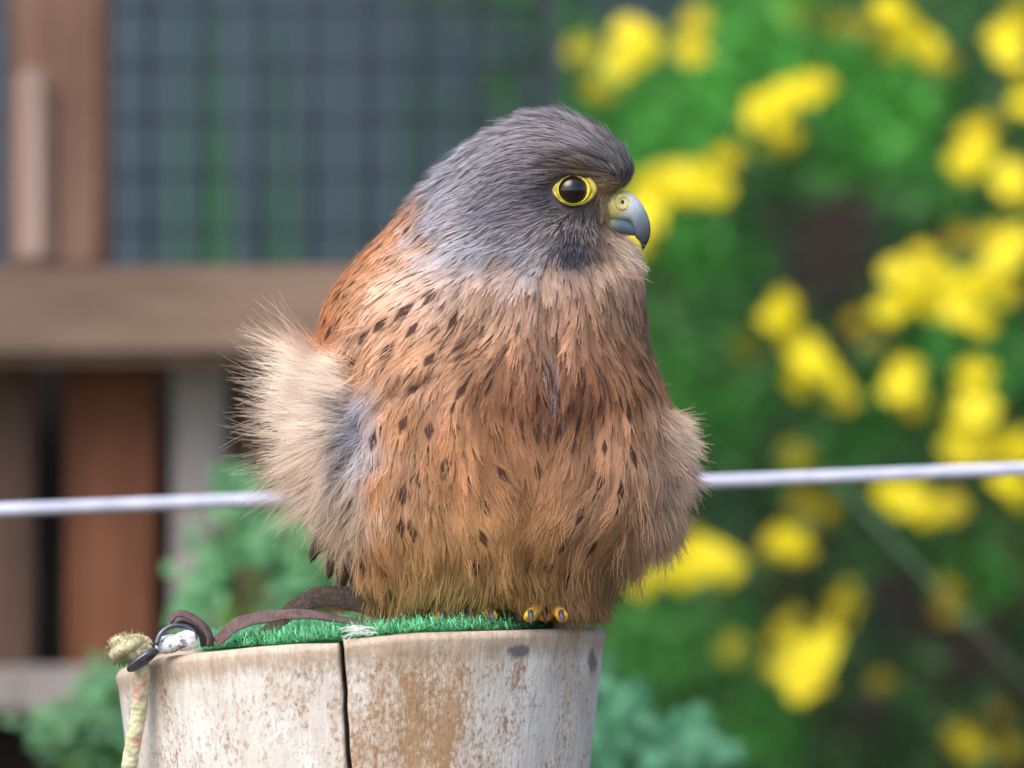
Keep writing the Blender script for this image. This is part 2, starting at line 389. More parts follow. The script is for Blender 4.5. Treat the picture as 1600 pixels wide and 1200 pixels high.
def project(p, off=0.0, it=2):
    for _ in range(it):
        f = Fimp(p) - off; g = gradF(p); g2 = np.maximum((g * g).sum(-1), 1e4)
        st = np.clip(f / np.sqrt(g2), -0.02, 0.02) / np.sqrt(g2)
        p = p - g * st[..., None]
    return p
def normal(p): return unit(gradF(p, 0.0012))

FLOW = np.array([
 (985, 285, -.1, -1), (975, 250, -.45, -.9), (930, 205, -.75, -.65), (880, 180, -.95, -.25), (920, 240, -.85, -.5), (940, 280, -.8, -.35), (830, 180, -1, -.15), (770, 205, -1, .3), (850, 230, -1, .0), (750, 260, -1, .35), (830, 290, -1, .1), (690, 290, -.95, .45),
 (870, 325, -.95, .35), (800, 340, -1, .2), (720, 350, -.9, .45), (660, 330, -.8, .6), (690, 395, -.75, .65), (780, 390, -.7, .7), (850, 375, -.6, .75), (900, 350, -.4, .9), (895, 395, -.3, .95), (940, 330, -.2, .6), (945, 355, .2, .9),
 (960, 375, .6, .75), (975, 395, .75, .7), (930, 395, .1, 1), (640, 390, -.75, .65), (600, 360, -.65, .75), (545, 430, -.55, .85), (505, 510, -.3, .95), (500, 470, -.4, .9),
 (740, 450, -.5, .87), (850, 450, -.25, 1), (930, 450, .25, 1), (1000, 450, .55, .85), (660, 440, -.75, .65), (600, 480, -.85, .5), (560, 545, -.85, .5), (640, 540, -.75, .65), (690, 590, -.5, .87), (620, 600, -.6, .8),
 (780, 530, -.4, .92), (800, 610, -.3, .95), (860, 570, -.05, 1), (950, 560, .12, 1), (1010, 560, .3, .95), (900, 630, .0, 1), (1030, 610, .35, .93),
 (600, 700, -.25, .97), (700, 680, -.1, 1), (700, 760, .0, 1), (850, 700, 0, 1), (770, 760, .5, .86), (740, 720, .25, .96), (730, 800, .25, .96), (780, 840, .3, .95), (790, 710, .3, .95), (830, 820, .0, 1), (890, 760, -.45, .9), (870, 710, -.2, .97), (880, 830, -.45, .9), (930, 820, -.42, .9), (1000, 780, -.1, 1), (985, 900, -.35, .93), (1020, 850, -.2, .98),
 (600, 850, -.12, 1), (600, 940, .02, 1), (700, 880, .05, 1), (740, 930, -.3, .95), (690, 950, -.7, .7), (850, 930, .08, 1), (900, 920, -.2, .98), (780, 880, .1, 1),
 (1065, 680, .6, .8), (1090, 720, .4, .9), (1060, 800, -.05, 1), (1045, 850, -.15, 1),
 (500, 570, -.8, -.4), (450, 640, -1, -.15), (440, 700, -1, .25), (480, 750, -.7, .7), (530, 740, -.3, .95), (500, 820, -.15, 1), (540, 840, 0, 1), (540, 640, -.9, .0)], float)
def idw(px, py, tab, pw=3.2, eps=14.0):
    px = np.asarray(px); sh = px.shape; q = np.stack([px.ravel(), np.asarray(py).ravel()], 1); out = np.zeros((len(q), tab.shape[1] - 2))
    for i in range(0, len(q), 40000):
        d2 = ((q[i:i + 40000, None] - tab[None, :, :2]) ** 2).sum(-1) + eps * eps
        w = d2 ** (-pw / 2); out[i:i + 40000] = (w @ tab[:, 2:]) / w.sum(1, keepdims=True)
    return out.reshape(sh + (-1,))
GX0, GY0, GST, GNX, GNY = 280.0, 80.0, 3.0, 320, 330
def lut(fn):
    gx, gy = np.meshgrid(GX0 + GST * np.arange(GNX), GY0 + GST * np.arange(GNY), indexing='ij'); return fn(gx, gy)
def look(T, px, py):
    fx = np.clip((px - GX0) / GST, 0, GNX - 1.001); fy = np.clip((py - GY0) / GST, 0, GNY - 1.001); i = fx.astype(np.int32); j = fy.astype(np.int32); a = fx - i; b = fy - j
    if T.ndim == 3: a, b = a[..., None], b[..., None]
    return (T[i, j] * (1 - b) + T[i, j + 1] * b) * (1 - a) + (T[i + 1, j] * (1 - b) + T[i + 1, j + 1] * b) * a
def _flow(x, y):
    f = unit(idw(x, y, FLOW)); a = np.zeros_like(x); r_ = np.random.default_rng(5)
    for _ in range(14):
        wl = r_.uniform(90, 230); t = r_.uniform(0, 6.28); a += np.sin((x * math.cos(t) + y * math.sin(t)) / wl * 6.28 + r_.uniform(0, 6.28))
    a *= np.interp(y, [380, 450], [0.025, 0.055]); c, s_ = np.cos(a), np.sin(a)
    return np.stack([f[..., 0] * c - f[..., 1] * s_, f[..., 0] * s_ + f[..., 1] * c], -1)
FLOW_T = lut(_flow)
def flow2(px, py): return unit(look(FLOW_T, px, py))
def flow3(p, nrm=None, jit=0.0):
    px, py = PX(p); f = flow2(px, py)
    if jit: f = unit(f + rng.normal(0, jit, f.shape))
    d = np.stack([f[..., 0], np.zeros_like(px), -f[..., 1]], -1)
    n = normal(p) if nrm is None else nrm
    d = d - n * (d * n).sum(-1, keepdims=True)
    return unit(d + np.array([0, 0, -0.02]))
PAL = np.array([
 (850, 190, 110, 105, 112), (780, 215, 118, 114, 122), (720, 260, 128, 127, 138), (690, 300, 138, 138, 152), (670, 350, 150, 150, 164), (760, 330, 106, 106, 120), (820, 260, 92, 88, 95), (900, 215, 108, 102, 107), (960, 245, 100, 96, 100), (985, 275, 88, 86, 88), (930, 255, 76, 72, 76),
 (880, 264, 76, 70, 70), (915, 268, 104, 84, 62), (948, 300, 176, 146, 112), (940, 322, 128, 112, 92), (935, 340, 92, 84, 76), (830, 340, 104, 99, 106), (850, 372, 118, 112, 114), (905, 384, 40, 40, 50), (892, 398, 56, 56, 68), (918, 370, 52, 48, 50), (880, 352, 66, 62, 66), (900, 350, 84, 79, 80), (850, 315, 72, 70, 78), (800, 385, 112, 110, 124), (740, 395, 130, 130, 144), (690, 395, 164, 160, 168), (830, 412, 130, 126, 134), (770, 290, 108, 106, 116), (930, 365, 96, 84, 76),
 (958, 362, 196, 165, 132), (965, 380, 216, 190, 160), (985, 395, 222, 198, 170), (935, 400, 186, 148, 118), (940, 420, 192, 156, 128),
 (860, 435, 184, 154, 134), (780, 430, 176, 148, 132), (700, 440, 188, 162, 144), (660, 425, 210, 184, 162), (620, 460, 220, 182, 150), (650, 480, 205, 165, 138), (990, 440, 192, 152, 126), (1005, 490, 182, 140, 112), (900, 460, 186, 142, 116), (930, 490, 178, 130, 102), (830, 480, 176, 134, 108), (750, 490, 172, 130, 104),
 (740, 560, 166, 118, 88), (800, 560, 150, 106, 80), (850, 530, 160, 116, 92), (900, 550, 158, 110, 84), (960, 550, 164, 114, 86), (895, 625, 112, 76, 58), (930, 605, 126, 86, 64), (840, 630, 118, 82, 66), (780, 620, 146, 102, 78), (990, 620, 164, 114, 82), (1035, 610, 186, 128, 88),
 (600, 520, 206, 152, 112), (640, 560, 198, 142, 104), (560, 570, 196, 142, 106), (690, 540, 188, 138, 106), (600, 370, 184, 120, 80), (560, 420, 180, 114, 74), (520, 470, 170, 106, 68), (500, 525, 158, 96, 62), (580, 440, 190, 132, 94), (640, 340, 176, 122, 90), (660, 385, 190, 140, 108),
 (620, 670, 194, 136, 98), (590, 770, 182, 126, 88), (700, 720, 184, 126, 90), (760, 690, 168, 114, 82), (820, 760, 164, 116, 82), (900, 710, 176, 126, 96), (980, 690, 194, 142, 108), (1000, 780, 188, 142, 108), (960, 850, 182, 136, 102), (820, 850, 160, 114, 72), (740, 840, 172, 124, 82), (680, 880, 166, 122, 76), (700, 930, 166, 132, 86), (800, 920, 158, 124, 78), (600, 880, 160, 110, 70), (610, 950, 150, 116, 72), (900, 930, 166, 126, 90), (945, 930, 150, 116, 82), (1030, 760, 200, 160, 128), (1030, 660, 210, 168, 130),
 (1065, 680, 222, 196, 166), (1080, 740, 204, 166, 136), (1050, 810, 194, 154, 120), (1020, 870, 186, 146, 110),
 (470, 640, 246, 230, 208), (510, 580, 248, 234, 216), (430, 650, 238, 218, 192), (400, 650, 222, 198, 168), (440, 600, 240, 222, 198), (440, 720, 232, 210, 184), (395, 720, 212, 186, 156), (490, 660, 246, 230, 210), (548, 648, 128, 134, 158), (550, 684, 140, 146, 170), (548, 725, 190, 186, 192), (515, 650, 214, 196, 176), (490, 690, 222, 200, 176), (470, 740, 206, 176, 146), (500, 800, 196, 172, 148), (530, 830, 178, 148, 118), (540, 780, 206, 184, 164)], float)
_pl = PAL.copy();  _pl[:, 2:] = (lin(PAL[:, 2:]) ** 0.90) * 1.18
_pl[:, 2:] = _pl[:, 2:] * 0.92 + 0.08 * _pl[:, 2:].mean(1, keepdims=True)
_hd = (_pl[:, 1] < 415) & (PAL[:, 2] - PAL[:, 4] < 8); _pl[_hd, 2:] *= np.array([1.26, 1.26, 1.27])
_pl[:, 2:] = np.where(_pl[:, 2:] > .3, .3 + (_pl[:, 2:] - .3) * .7, _pl[:, 2:])
_bd = ~_hd; _pl[_bd, 2:] *= np.array([1.05, 1.005, 0.99])
_br = (_pl[:, 1] > 425) & (_pl[:, 1] < 640) & (_pl[:, 0] > 690) & (_pl[:, 0] < 1010); _pl[_br, 2:] *= np.array([.9, .85, .80])
_be = (_pl[:, 1] > 600) & (_pl[:, 0] > 570) & (_pl[:, 0] < 1012); _pl[_be, 2:] *= np.array([1.03, .97, .90])
def _mott(x, y):
    a = np.zeros_like(x); r_ = np.random.default_rng(9)
    for _ in range(22):
        wl = r_.uniform(38, 130); t = r_.uniform(-.7, .7); a += np.sin((x * math.cos(t) + y * math.sin(t) * .6) / wl * 6.28 + r_.uniform(0, 6.28))
    return 1 + np.clip(a * .045, -.22, .22) * np.interp(y, [400, 470], [.4, 1])
PAL_T = lut(lambda x, y: idw(x, y, _pl, 4.0, 10.0) * _mott(x, y)[..., None])
BACKC = lin((198, 136, 96))
def colour(p):
    px, py = PX(p); c = look(PAL_T, px, py)
    s = slice_at(py); yb = (p[..., 1] / S - s[..., 3] / 0.26) / np.maximum(s[..., 2], 5)
    back = np.clip((yb - 0.15) / 0.3, 0, 1) * np.clip((py - 330) / 60, 0, 1) * np.clip((900 - py) / 80, 0, 1)
    return c * (1 - back[..., None]) + BACKC * back[..., None]

KROOT = empty('kestrel', tuple(W(800, 978, 0.0)))
tag(KROOT, 'fluffed-up rufous kestrel with slate grey head perched on the stump', 'bird')
PLUM = m_plumage('plumage', 0.28)
def build_body():
    nt_, rows = 112, np.concatenate([[180, 181.5, 183.5, 186, 190, 194], np.linspace(199, 955, 150), [958, 961, 963, 965, 967]])
    th = np.linspace(0, 2 * math.pi, nt_, endpoint=False); V = []
    for py in rows:
        s = slice_at(np.array([py]))[0]
        x = ((s[0] + s[1]) / 2 + (s[1] - s[0]) / 2 * np.cos(th) - 800) * S; y = s[3] / 1000 + s[2] * S * np.sin(th)
        V.append(np.stack([x, y, np.full(nt_, CZ - (py - 600) * S)], 1))
    nr = len(rows); V = np.concatenate(V)
    keep_z = V[:, 2].copy(); V = project(V, 0, 3); 
    F = [(i * nt_ + j, i * nt_ + (j + 1) % nt_, (i + 1) * nt_ + (j + 1) % nt_, (i + 1) * nt_ + j) for i in range(nr - 1) for j in range(nt_)]
    F = [tuple(reversed(f)) for f in F]
    top = len(V); V = np.vstack([V, V[:nt_].mean(0), V[-nt_:].mean(0)])
    F += [(j, (j + 1) % nt_, top, top) for j in range(nt_)] + [((nr - 1) * nt_ + (j + 1) % nt_, (nr - 1) * nt_ + j, top + 1, top + 1) for j in range(nt_)]
    c = colour(V) * 0.8
    me = bpy.data.meshes.new('body'); me.from_pydata([tuple(v) for v in V], [], [f if f[2] != f[3] else f[:3] for f in F]); me.update()
    a = me.color_attributes.new('Col', 'FLOAT_COLOR', 'POINT'); q = np.ones((len(V), 4), np.float32); q[:, :3] = c; a.data.foreach_set('color', q.ravel())
    o = link('body', me, PLUM, KROOT)
    return V, np.array([f[:3] for f in F] + [(f[0], f[2], f[3]) for f in F if f[2] != f[3]])
BV, BF = build_body()
_A, _B, _C = BV[BF[:, 0]], BV[BF[:, 1]], BV[BF[:, 2]]
_area = np.linalg.norm(np.cross(_B - _A, _C - _A), axis=1); _cdf = np.cumsum(_area); _cdf /= _cdf[-1]
AREA = _area.sum() / 2
def sample(n):
    i = np.searchsorted(_cdf, rng.random(n)); u, v = rng.random((2, n)); f = u + v > 1; u[f], v[f] = 1 - u[f], 1 - v[f]
    p = _A[i] + (_B[i] - _A[i]) * u[:, None] + (_C[i] - _A[i]) * v[:, None]
    return project(p, 0, 1)
def thin(p, dist):
    """greedy minimum spacing; dist per point (metres)"""
    cell = dist.max(); grid = {}; keep = []
    for i in range(len(p)):
        k = tuple((p[i] / cell).astype(int)); ok = True
        for dx in (-1, 0, 1):
            for dy in (-1, 0, 1):
                for dz in (-1, 0, 1):
                    for j in grid.get((k[0] + dx, k[1] + dy, k[2] + dz), ()):
                        if ((p[i] - p[j]) ** 2).sum() < dist[i] * dist[i]: ok = False; break
                    if not ok: break
                if not ok: break
            if not ok: break
        if ok: grid.setdefault(k, []).append(i); keep.append(i)
    return np.array(keep)
EYE = (893, 298)
def in_eye(px, py, k=1.0): return ((px - 895) / (38 * k)) ** 2 + ((py - 299) / (27 * k)) ** 2 < 1
def in_beak(px, py): return (px > 952) & (py > 296) & (py < 364)
def head_w(px, py):
    """1 on the grey head"""
    lower = np.interp(px, [600, 640, 680, 740, 830, 900, 925, 940, 960, 1000], [284, 306, 372, 396, 404, 398, 376, 356, 300, 296])
    return py < lower
def paths(p0, length, K, lift0, lift1, jit=0.1, curl=0.0):
    """grow N paths of K points along the flow; lift in pixels"""
    n = len(p0); P = np.zeros((n, K, 3)); p = p0.copy(); nr = normal(p)
    off = rng.normal(0, jit, (n, 1)); NN = np.zeros((n, K, 3)); TT = np.zeros((n, K, 3))
    for k in range(K):
        w = k / (K - 1); d = flow3(p, nr); sd_ = np.cross(nr, d); d = unit(d + sd_ * (off * (1 - 0.5 * w) + curl * w * np.sign(off)))
        lf = (lift0 * (1 - w) + lift1 * w)
        P[:, k] = p + nr * (lf * S)[:, None] if np.ndim(lf) else p + nr * lf * S
        NN[:, k] = nr; TT[:, k] = d
        p = project(p + d * (length / (K - 1))[:, None], 0, 1); nr = normal(p)
    return P, NN, TT

def feathers(R, roots, Lpx, Wpx, nb, K=5, lift=(1.0, 6.0), cols=None, dark=None, streak=None, fray=0.12, fw=0.55, wpx=1.7, mixpos=0.5, spot=None, edge=0.2):
    """feathers of barbs. roots (F,3). streak: half width (fraction of W) of a dark shaft streak per feather (0 none)"""
    Fn = len(roots); M = 11
    Pr, Nr, Tr = paths(roots, Lpx * S * 1.7, M, lift[0] + rng.uniform(0, 1.5, Fn), lift[1] + rng.uniform(-1.5, 2.5, Fn), 0.12)
    Sr = unit(np.cross(Nr, Tr))
    t0 = np.linspace(0.02, 0.98, nb)[None, :].repeat(Fn, 0) + rng.normal(0, 0.015, (Fn, nb))
    side = np.where(np.arange(nb) % 2 == 0, 1.0, -1.0)[None, :].repeat(Fn, 0)
    prof = (np.clip(t0, 0.0, 1) ** 0.45) * (1 - 0.86 * np.clip(t0, 0, 1) ** 1.8) + 0.04
    wd = Wpx[:, None] * prof * rng.uniform(1 - fray * 2, 1 + fray, (Fn, nb))
    fwd = fw * rng.uniform(0.75, 1.25, (Fn, nb)) * (1 - 0.35 * t0)
    out = np.zeros((Fn, nb, K, 3)); C = np.zeros((Fn, nb, K, 3)); NO = np.zeros((Fn, nb, K, 3)); U = np.zeros((Fn, nb, K)); Vv = np.zeros((Fn, nb, K))
    fi = np.arange(Fn)[:, None]
    cl = (np.arange(nb) // 2) // 5; ncl = cl.max() + 1; sgi = np.arange(nb) % 2
    ang = rng.normal(0, fray * .5, (Fn, nb)) + rng.normal(0, fray * .8, (Fn, ncl, 2))[:, cl, sgi]
    fwd = fwd * rng.uniform(0.8, 1.25, (Fn, ncl, 2))[:, cl, sgi]
    tcen = (np.linspace(0.02, 0.98, nb)[np.minimum(cl * 10 + 5, nb - 1)])[None] - t0
    lc = rng.normal(0, 1.0, (Fn, ncl, 2))[:, cl, sgi]
    for k in range(K):
        w = k / (K - 1)
        v = t0 + fwd * w * (1 + 0.25 * w) + tcen * 0.3 * w * w; u = side * wd * (w ** 0.8) + ang * Wpx[:, None] * w * w
        x = np.clip(v / 1.7, 0, 1) * (M - 1); i = np.minimum(x.astype(int), M - 2); f = (x - i)[..., None]
        c = Pr[fi, i] * (1 - f) + Pr[fi, i + 1] * f; sd_ = Sr[fi, i]; nn = Nr[fi, i] * (1 - f) + Nr[fi, i + 1] * f
        q = (u / np.maximum(Wpx[:, None], 1e-6))
        out[:, :, k] = c + sd_ * (u * S)[..., None] + nn * ((rng.uniform(-.25, .35, (Fn, nb)) * (0.4 + 1.6 * w) + lc * w * .35 - 3.0 * q * q * (1 + Wpx[:, None] / 60)) * S)[..., None]
        NO[:, :, k] = unit(nn + sd_ * (0.55 * q)[..., None] + rng.normal(0, .05, nn.shape)); U[:, :, k] = np.abs(q); Vv[:, :, k] = v
    base = colour(roots)[:, None, None, :]
    if cols is None:
        cp = colour(out.reshape(-1, 3)[:: 1]).reshape(out.shape) if mixpos > 0 else base
        C[:] = base * (1 - mixpos) + cp * mixpos
    else: C[:] = cols[:, None, None, :]
    C *= rng.uniform(0.86, 1.14, (Fn, 1, 1, 1)) * rng.uniform(0.94, 1.06, (Fn, nb, 1, 1))
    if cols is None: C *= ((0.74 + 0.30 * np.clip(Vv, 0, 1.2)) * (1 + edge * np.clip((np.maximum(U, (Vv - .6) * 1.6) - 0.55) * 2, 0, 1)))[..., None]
    if spot is not None:
        sw, sl, v0 = spot[:, 0, None, None], spot[:, 1, None, None], spot[:, 2, None, None]
        q = np.clip((1.0 - U / sw - np.abs(Vv - v0) / sl) * 3.2 + 0.25, 0, 1)[..., None]
        C = C * (1 - q * .93) + lin((72, 48, 44)) * q * .93
    if streak is not None:
        sw = streak[:, None, None]; core = np.clip(1.4 - U / np.maximum(sw * np.clip(1.5 - np.abs(Vv - 0.62) * 2.2, 0.05, 1.5), 1e-4), 0, 1) * (sw > 0) * np.clip((Vv - 0.1) * 5, 0, 1)
        dk = dark[:, None, None, :] if dark is not None else lin((58, 42, 40))
        C = C * (1 - core[..., None] * 0.9) + dk * core[..., None] * 0.9
    n = Fn * nb; out = out.reshape(n, K, 3); NO = NO.reshape(n, K, 3); C = C.reshape(n, K, 3)
    T = unit(np.gradient(out, axis=1)); side_v = unit(np.cross(NO, T))
    ww = wpx * S * rng.uniform(0.7, 1.3, (n, 1)) * np.linspace(1.0, 0.35, K)[None]
    R.add(out, -side_v, ww, np.clip(C, 0.004, 1), NO)

def strands(R, p0, Lpx, K, lift, wpx, cols=None, jit=0.15, var=0.18, tipc=None, spindle=False, mixpos=0.6, nvar=0.15, curl=0.0):
    n = len(p0); P, NN, TT = paths(p0, Lpx * S, K, lift[0], lift[1], jit, curl)
    side_v = unit(np.cross(NN, TT))
    if cols is None: C = colour(P) * mixpos + colour(p0)[:, None] * (1 - mixpos)
    else: C = cols[:, None].repeat(K, 1)
    C = C * rng.uniform(1 - var, 1 + var, (n, 1, 1))
    if tipc is not None: C = C * np.linspace(tipc[0], tipc[1], K)[None, :, None]
    prof = np.sin(np.linspace(0.12, 0.97, K) * math.pi) if spindle else np.linspace(1, 0.3, K)
    w = (np.broadcast_to(wpx, (n,)) * S)[:, None] * prof[None] * rng.uniform(0.75, 1.25, (n, 1))
    nrm = unit(NN + side_v * rng.normal(0, nvar, (n, 1, 1)) + TT * rng.normal(0, nvar * .6, (n, 1, 1)))
    R.add(P, -side_v, w, np.clip(C, 0.004, 1), nrm)

def visible_bias(p, keepback):
    n = normal(p); return (n[:, 1] < 0.35) | (rng.random(len(p)) < keepback)

# --- body feathers
RB = Ribbons()
p = sample(30000); px, py = PX(p); nrm = normal(p)
bodyreg = ~head_w(px, py) & ~((px < 560) & (py > 560) & (py < 850)) & (py < 940) & ~in_beak(px, py)
p = p[bodyreg & visible_bias(p, 0.4)]; px, py = PX(p)
sp = np.interp(py, [300, 420, 560, 700, 950], [11, 13, 18, 24, 20]) * S
kp = thin(p, sp); p = p[kp]; px, py = PX(p); p = p[np.argsort(-py)]; px, py = PX(p)
Lf = np.interp(py, [300, 420, 520, 620, 750, 860, 940], [32, 42, 54, 60, 78, 60, 34]) * rng.uniform(.8, 1.2, len(p))
Lf = np.minimum(Lf, np.maximum((975 - py) * .7, 18))
Wf = np.interp(py, [300, 420, 520, 620, 750, 950], [11, 14, 18, 20, 32, 22]) * rng.uniform(.75, 1.25, len(p))
bibline = lambda x: 655 - ((x - 890) / 130) ** 2 * 62
breast = (px > 690) & (px < 1010) & (py > 440) & (py < bibline(px) + rng.normal(0, 14, len(px)))
st = np.where(breast, rng.uniform(0.10, 0.2, len(p)) * (rng.random(len(p)) < 0.5), 0.0)
st = np.where((py > 640) & (rng.random(len(p)) < 0.2), rng.uniform(.03, .06, len(p)), st)
dk = np.where(breast[:, None], lin((84, 62, 58))[None], lin((110, 76, 56))[None])
lt = np.interp(py, [420, 620, 760], [6, 8, 10])
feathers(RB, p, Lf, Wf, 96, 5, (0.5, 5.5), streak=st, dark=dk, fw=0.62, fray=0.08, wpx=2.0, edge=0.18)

# smooth overlapping coverts on back and shoulder
def on_back(x, y): return (y > 318) & (y < 560) & (x < np.interp(y, [318, 380, 420, 470, 560], [668, 672, 640, 600, 540]))
p = sample(60000); px, py = PX(p); p = p[on_back(px, py) & (normal(p)[:, 1] < .6) & ~head_w(px, py)]; p = p[thin(p, np.full(len(p), 13 * S))]; px, py = PX(p); n = len(p)
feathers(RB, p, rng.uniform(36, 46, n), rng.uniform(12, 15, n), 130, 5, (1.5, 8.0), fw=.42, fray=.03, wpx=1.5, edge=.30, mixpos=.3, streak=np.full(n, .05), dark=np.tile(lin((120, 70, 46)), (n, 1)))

# fine loose barbs over the body
p = sample(9000); px, py = PX(p)
p = p[~head_w(px, py) & visible_bias(p, 0.2) & (py < 950) & ~in_beak(px, py)]; px, py = PX(p)
p = p[~((px < 560) & (py > 560)) & ~on_back(px, py)]; px, py = PX(p)
Ls = np.minimum(np.interp(py, [300, 420, 600, 800, 950], [20, 28, 36, 44, 30]) * rng.uniform(.6, 1.4, len(p)), np.maximum((968 - py) * .9, 12))
strands(RB, p, Ls, 5, (4.0 + rng.uniform(0, 2, len(p)), 6 + rng.uniform(0, 3, len(p))), 0.8, jit=0.2, var=.1, tipc=(0.95, 1.1), curl=0.25)

def at_px(pts):
    """points on the near side of the body under photo pixels"""
    pts = np.asarray(list(pts), float); q = np.stack([W(x, y, -0.09) for x, y in pts]); cpos = np.array([0, -DS, CZ]); d = unit(q - cpos)
    t = np.full(len(pts), DS - 0.12); done = np.zeros(len(pts), bool)
    for _ in range(240):
        inside = Fimp(cpos + d * t[:, None]) < 0; done |= inside
        if done.all(): break
        t = np.where(done, t, t + 0.0008)
    t = np.where(done, t - 0.0008, DS)
    for h in (0.0004, 0.0002, 0.0001):
        t = np.where(Fimp(cpos + d * (t + h)[:, None]) < 0, t, t + h)
    return cpos + d * t[:, None]
# dark diamonds on belly, shoulder and back
SPOTS = [(592, 725, 30, 8), (628, 772, 26, 10), (660, 745, 26, 8), (675, 778, 34, 9), (615, 820, 30, 7), (637, 832, 32, 8), (573, 885, 36, 6), (590, 902, 26, 6), (664, 690, 26, 7), (660, 712, 26, 7), (716, 732, 34, 7), (650, 618, 26, 6), (645, 645, 30, 6), (636, 665, 24, 6), (573, 683, 26, 7), (672, 672, 24, 6), (722, 610, 28, 5), (713, 670, 24, 5), (764, 750, 30, 6), (756, 792, 28, 6), (838, 735, 30, 5), (748, 842, 24, 5), (742, 888, 28, 5), (980, 715, 34, 5), (962, 768, 30, 5), (906, 800, 34, 6), (918, 772, 26, 5), (968, 792, 26, 5), (942, 752, 28, 5), (976, 650, 24, 5), (995, 722, 30, 4), (920, 855, 28, 6), (885, 852, 26, 5), (866, 890, 26, 6), (905, 917, 34, 6), (1060, 760, 30, 4), (940, 700, 22, 4), (870, 828, 26, 5), (1062, 800, 26, 4),
         (605, 548, 26, 8), (567, 524, 24, 10), (632, 488, 34, 7), (592, 503, 26, 8), (540, 552, 18, 9), (588, 462, 16, 5), (640, 512, 28, 5), (700, 500, 34, 5), (675, 475, 30, 5), (720, 540, 34, 5), (700, 625, 28, 5), (668, 560, 22, 6)]
BACK = [(565, 427, 24, 5), (545, 440, 22, 6), (531, 440, 28, 5), (527, 465, 24, 5), (548, 462, 22, 5), (502, 490, 34, 5), (595, 390, 20, 5), (625, 335, 24, 4), (613, 330, 16, 3), (635, 360, 18, 4), (610, 358, 16, 4), (575, 375, 20, 4), (555, 405, 20, 4), (575, 395, 14, 3), (515, 455, 24, 4), (630, 385, 20, 4), (600, 412, 22, 5), (525, 490, 24, 5), (510, 520, 26, 5), (615, 408, 20, 4), (540, 415, 20, 4), (560, 448, 20, 4), (590, 350, 18, 4), (510, 475, 22, 4), (650, 345, 20, 4)]
def spot_feathers(tab, Lw, Ww, nb, lift, v0=0.78):
    x, y = np.array([t[0] for t in tab], float), np.array([t[1] for t in tab], float); f = flow2(x, y); fx = flow2(x - f[:, 0] * v0 * Lw * .5, y - f[:, 1] * v0 * Lw * .5)
    q = at_px(list(zip(x - fx[:, 0] * v0 * Lw, y - fx[:, 1] * v0 * Lw)))
    sl = np.array([t[2] for t in tab], float); sw = np.array([t[3] for t in tab], float); n = len(q)
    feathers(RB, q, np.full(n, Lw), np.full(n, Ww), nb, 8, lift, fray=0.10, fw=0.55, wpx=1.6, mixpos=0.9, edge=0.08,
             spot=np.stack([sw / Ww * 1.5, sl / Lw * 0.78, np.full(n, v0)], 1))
spot_feathers([t for t in SPOTS if t[1] > 600], 72, 24, 110, (3.0, 9.0))
spot_feathers([t for t in SPOTS if t[1] <= 600], 54, 17, 90, (3.0, 8.5))
spot_feathers(BACK, 40, 11, 64, (3.0, 8.0))
# narrow shaft streaks on breast
p = sample(9000); px, py = PX(p); k_ = (px > 680) & (px < 1012) & (py > 418) & (py < bibline(px) + rng.normal(0, 18, len(px))) & (normal(p)[:, 1] < 0.1)
p = p[k_]; px, py = PX(p); dens = np.interp(py, [420, 560, 640], [22, 17, 12]) * S * 1.3
kp = thin(p, dens); p = p[kp]; px, py = PX(p)
strands(RB, p, rng.uniform(22, 46, len(p)), 6, (7.0 * np.ones(len(p)), 9 * np.ones(len(p))), np.interp(py, [420, 640], [2.1, 3.4]), cols=np.stack([np.interp(py, [420, 600], [lin((110, 92, 92))[i], lin((70, 52, 50))[i]]) for i in range(3)], 1), jit=0.1, var=0.35, spindle=True)
# fine light barbs drawn over spots and streaks
p = sample(3000); px, py = PX(p); p = p[~head_w(px, py) & (normal(p)[:, 1] < 0.3) & (py < 925) & ~((px < 560) & (py > 560)) & ~in_beak(px, py)]
strands(RB, p, rng.uniform(24, 60, len(p)), 5, (8.0 + rng.uniform(0, 2, len(p)), 9 + rng.uniform(0, 6, len(p))), 0.9, jit=0.22, tipc=(0.95, 1.2), curl=0.35)

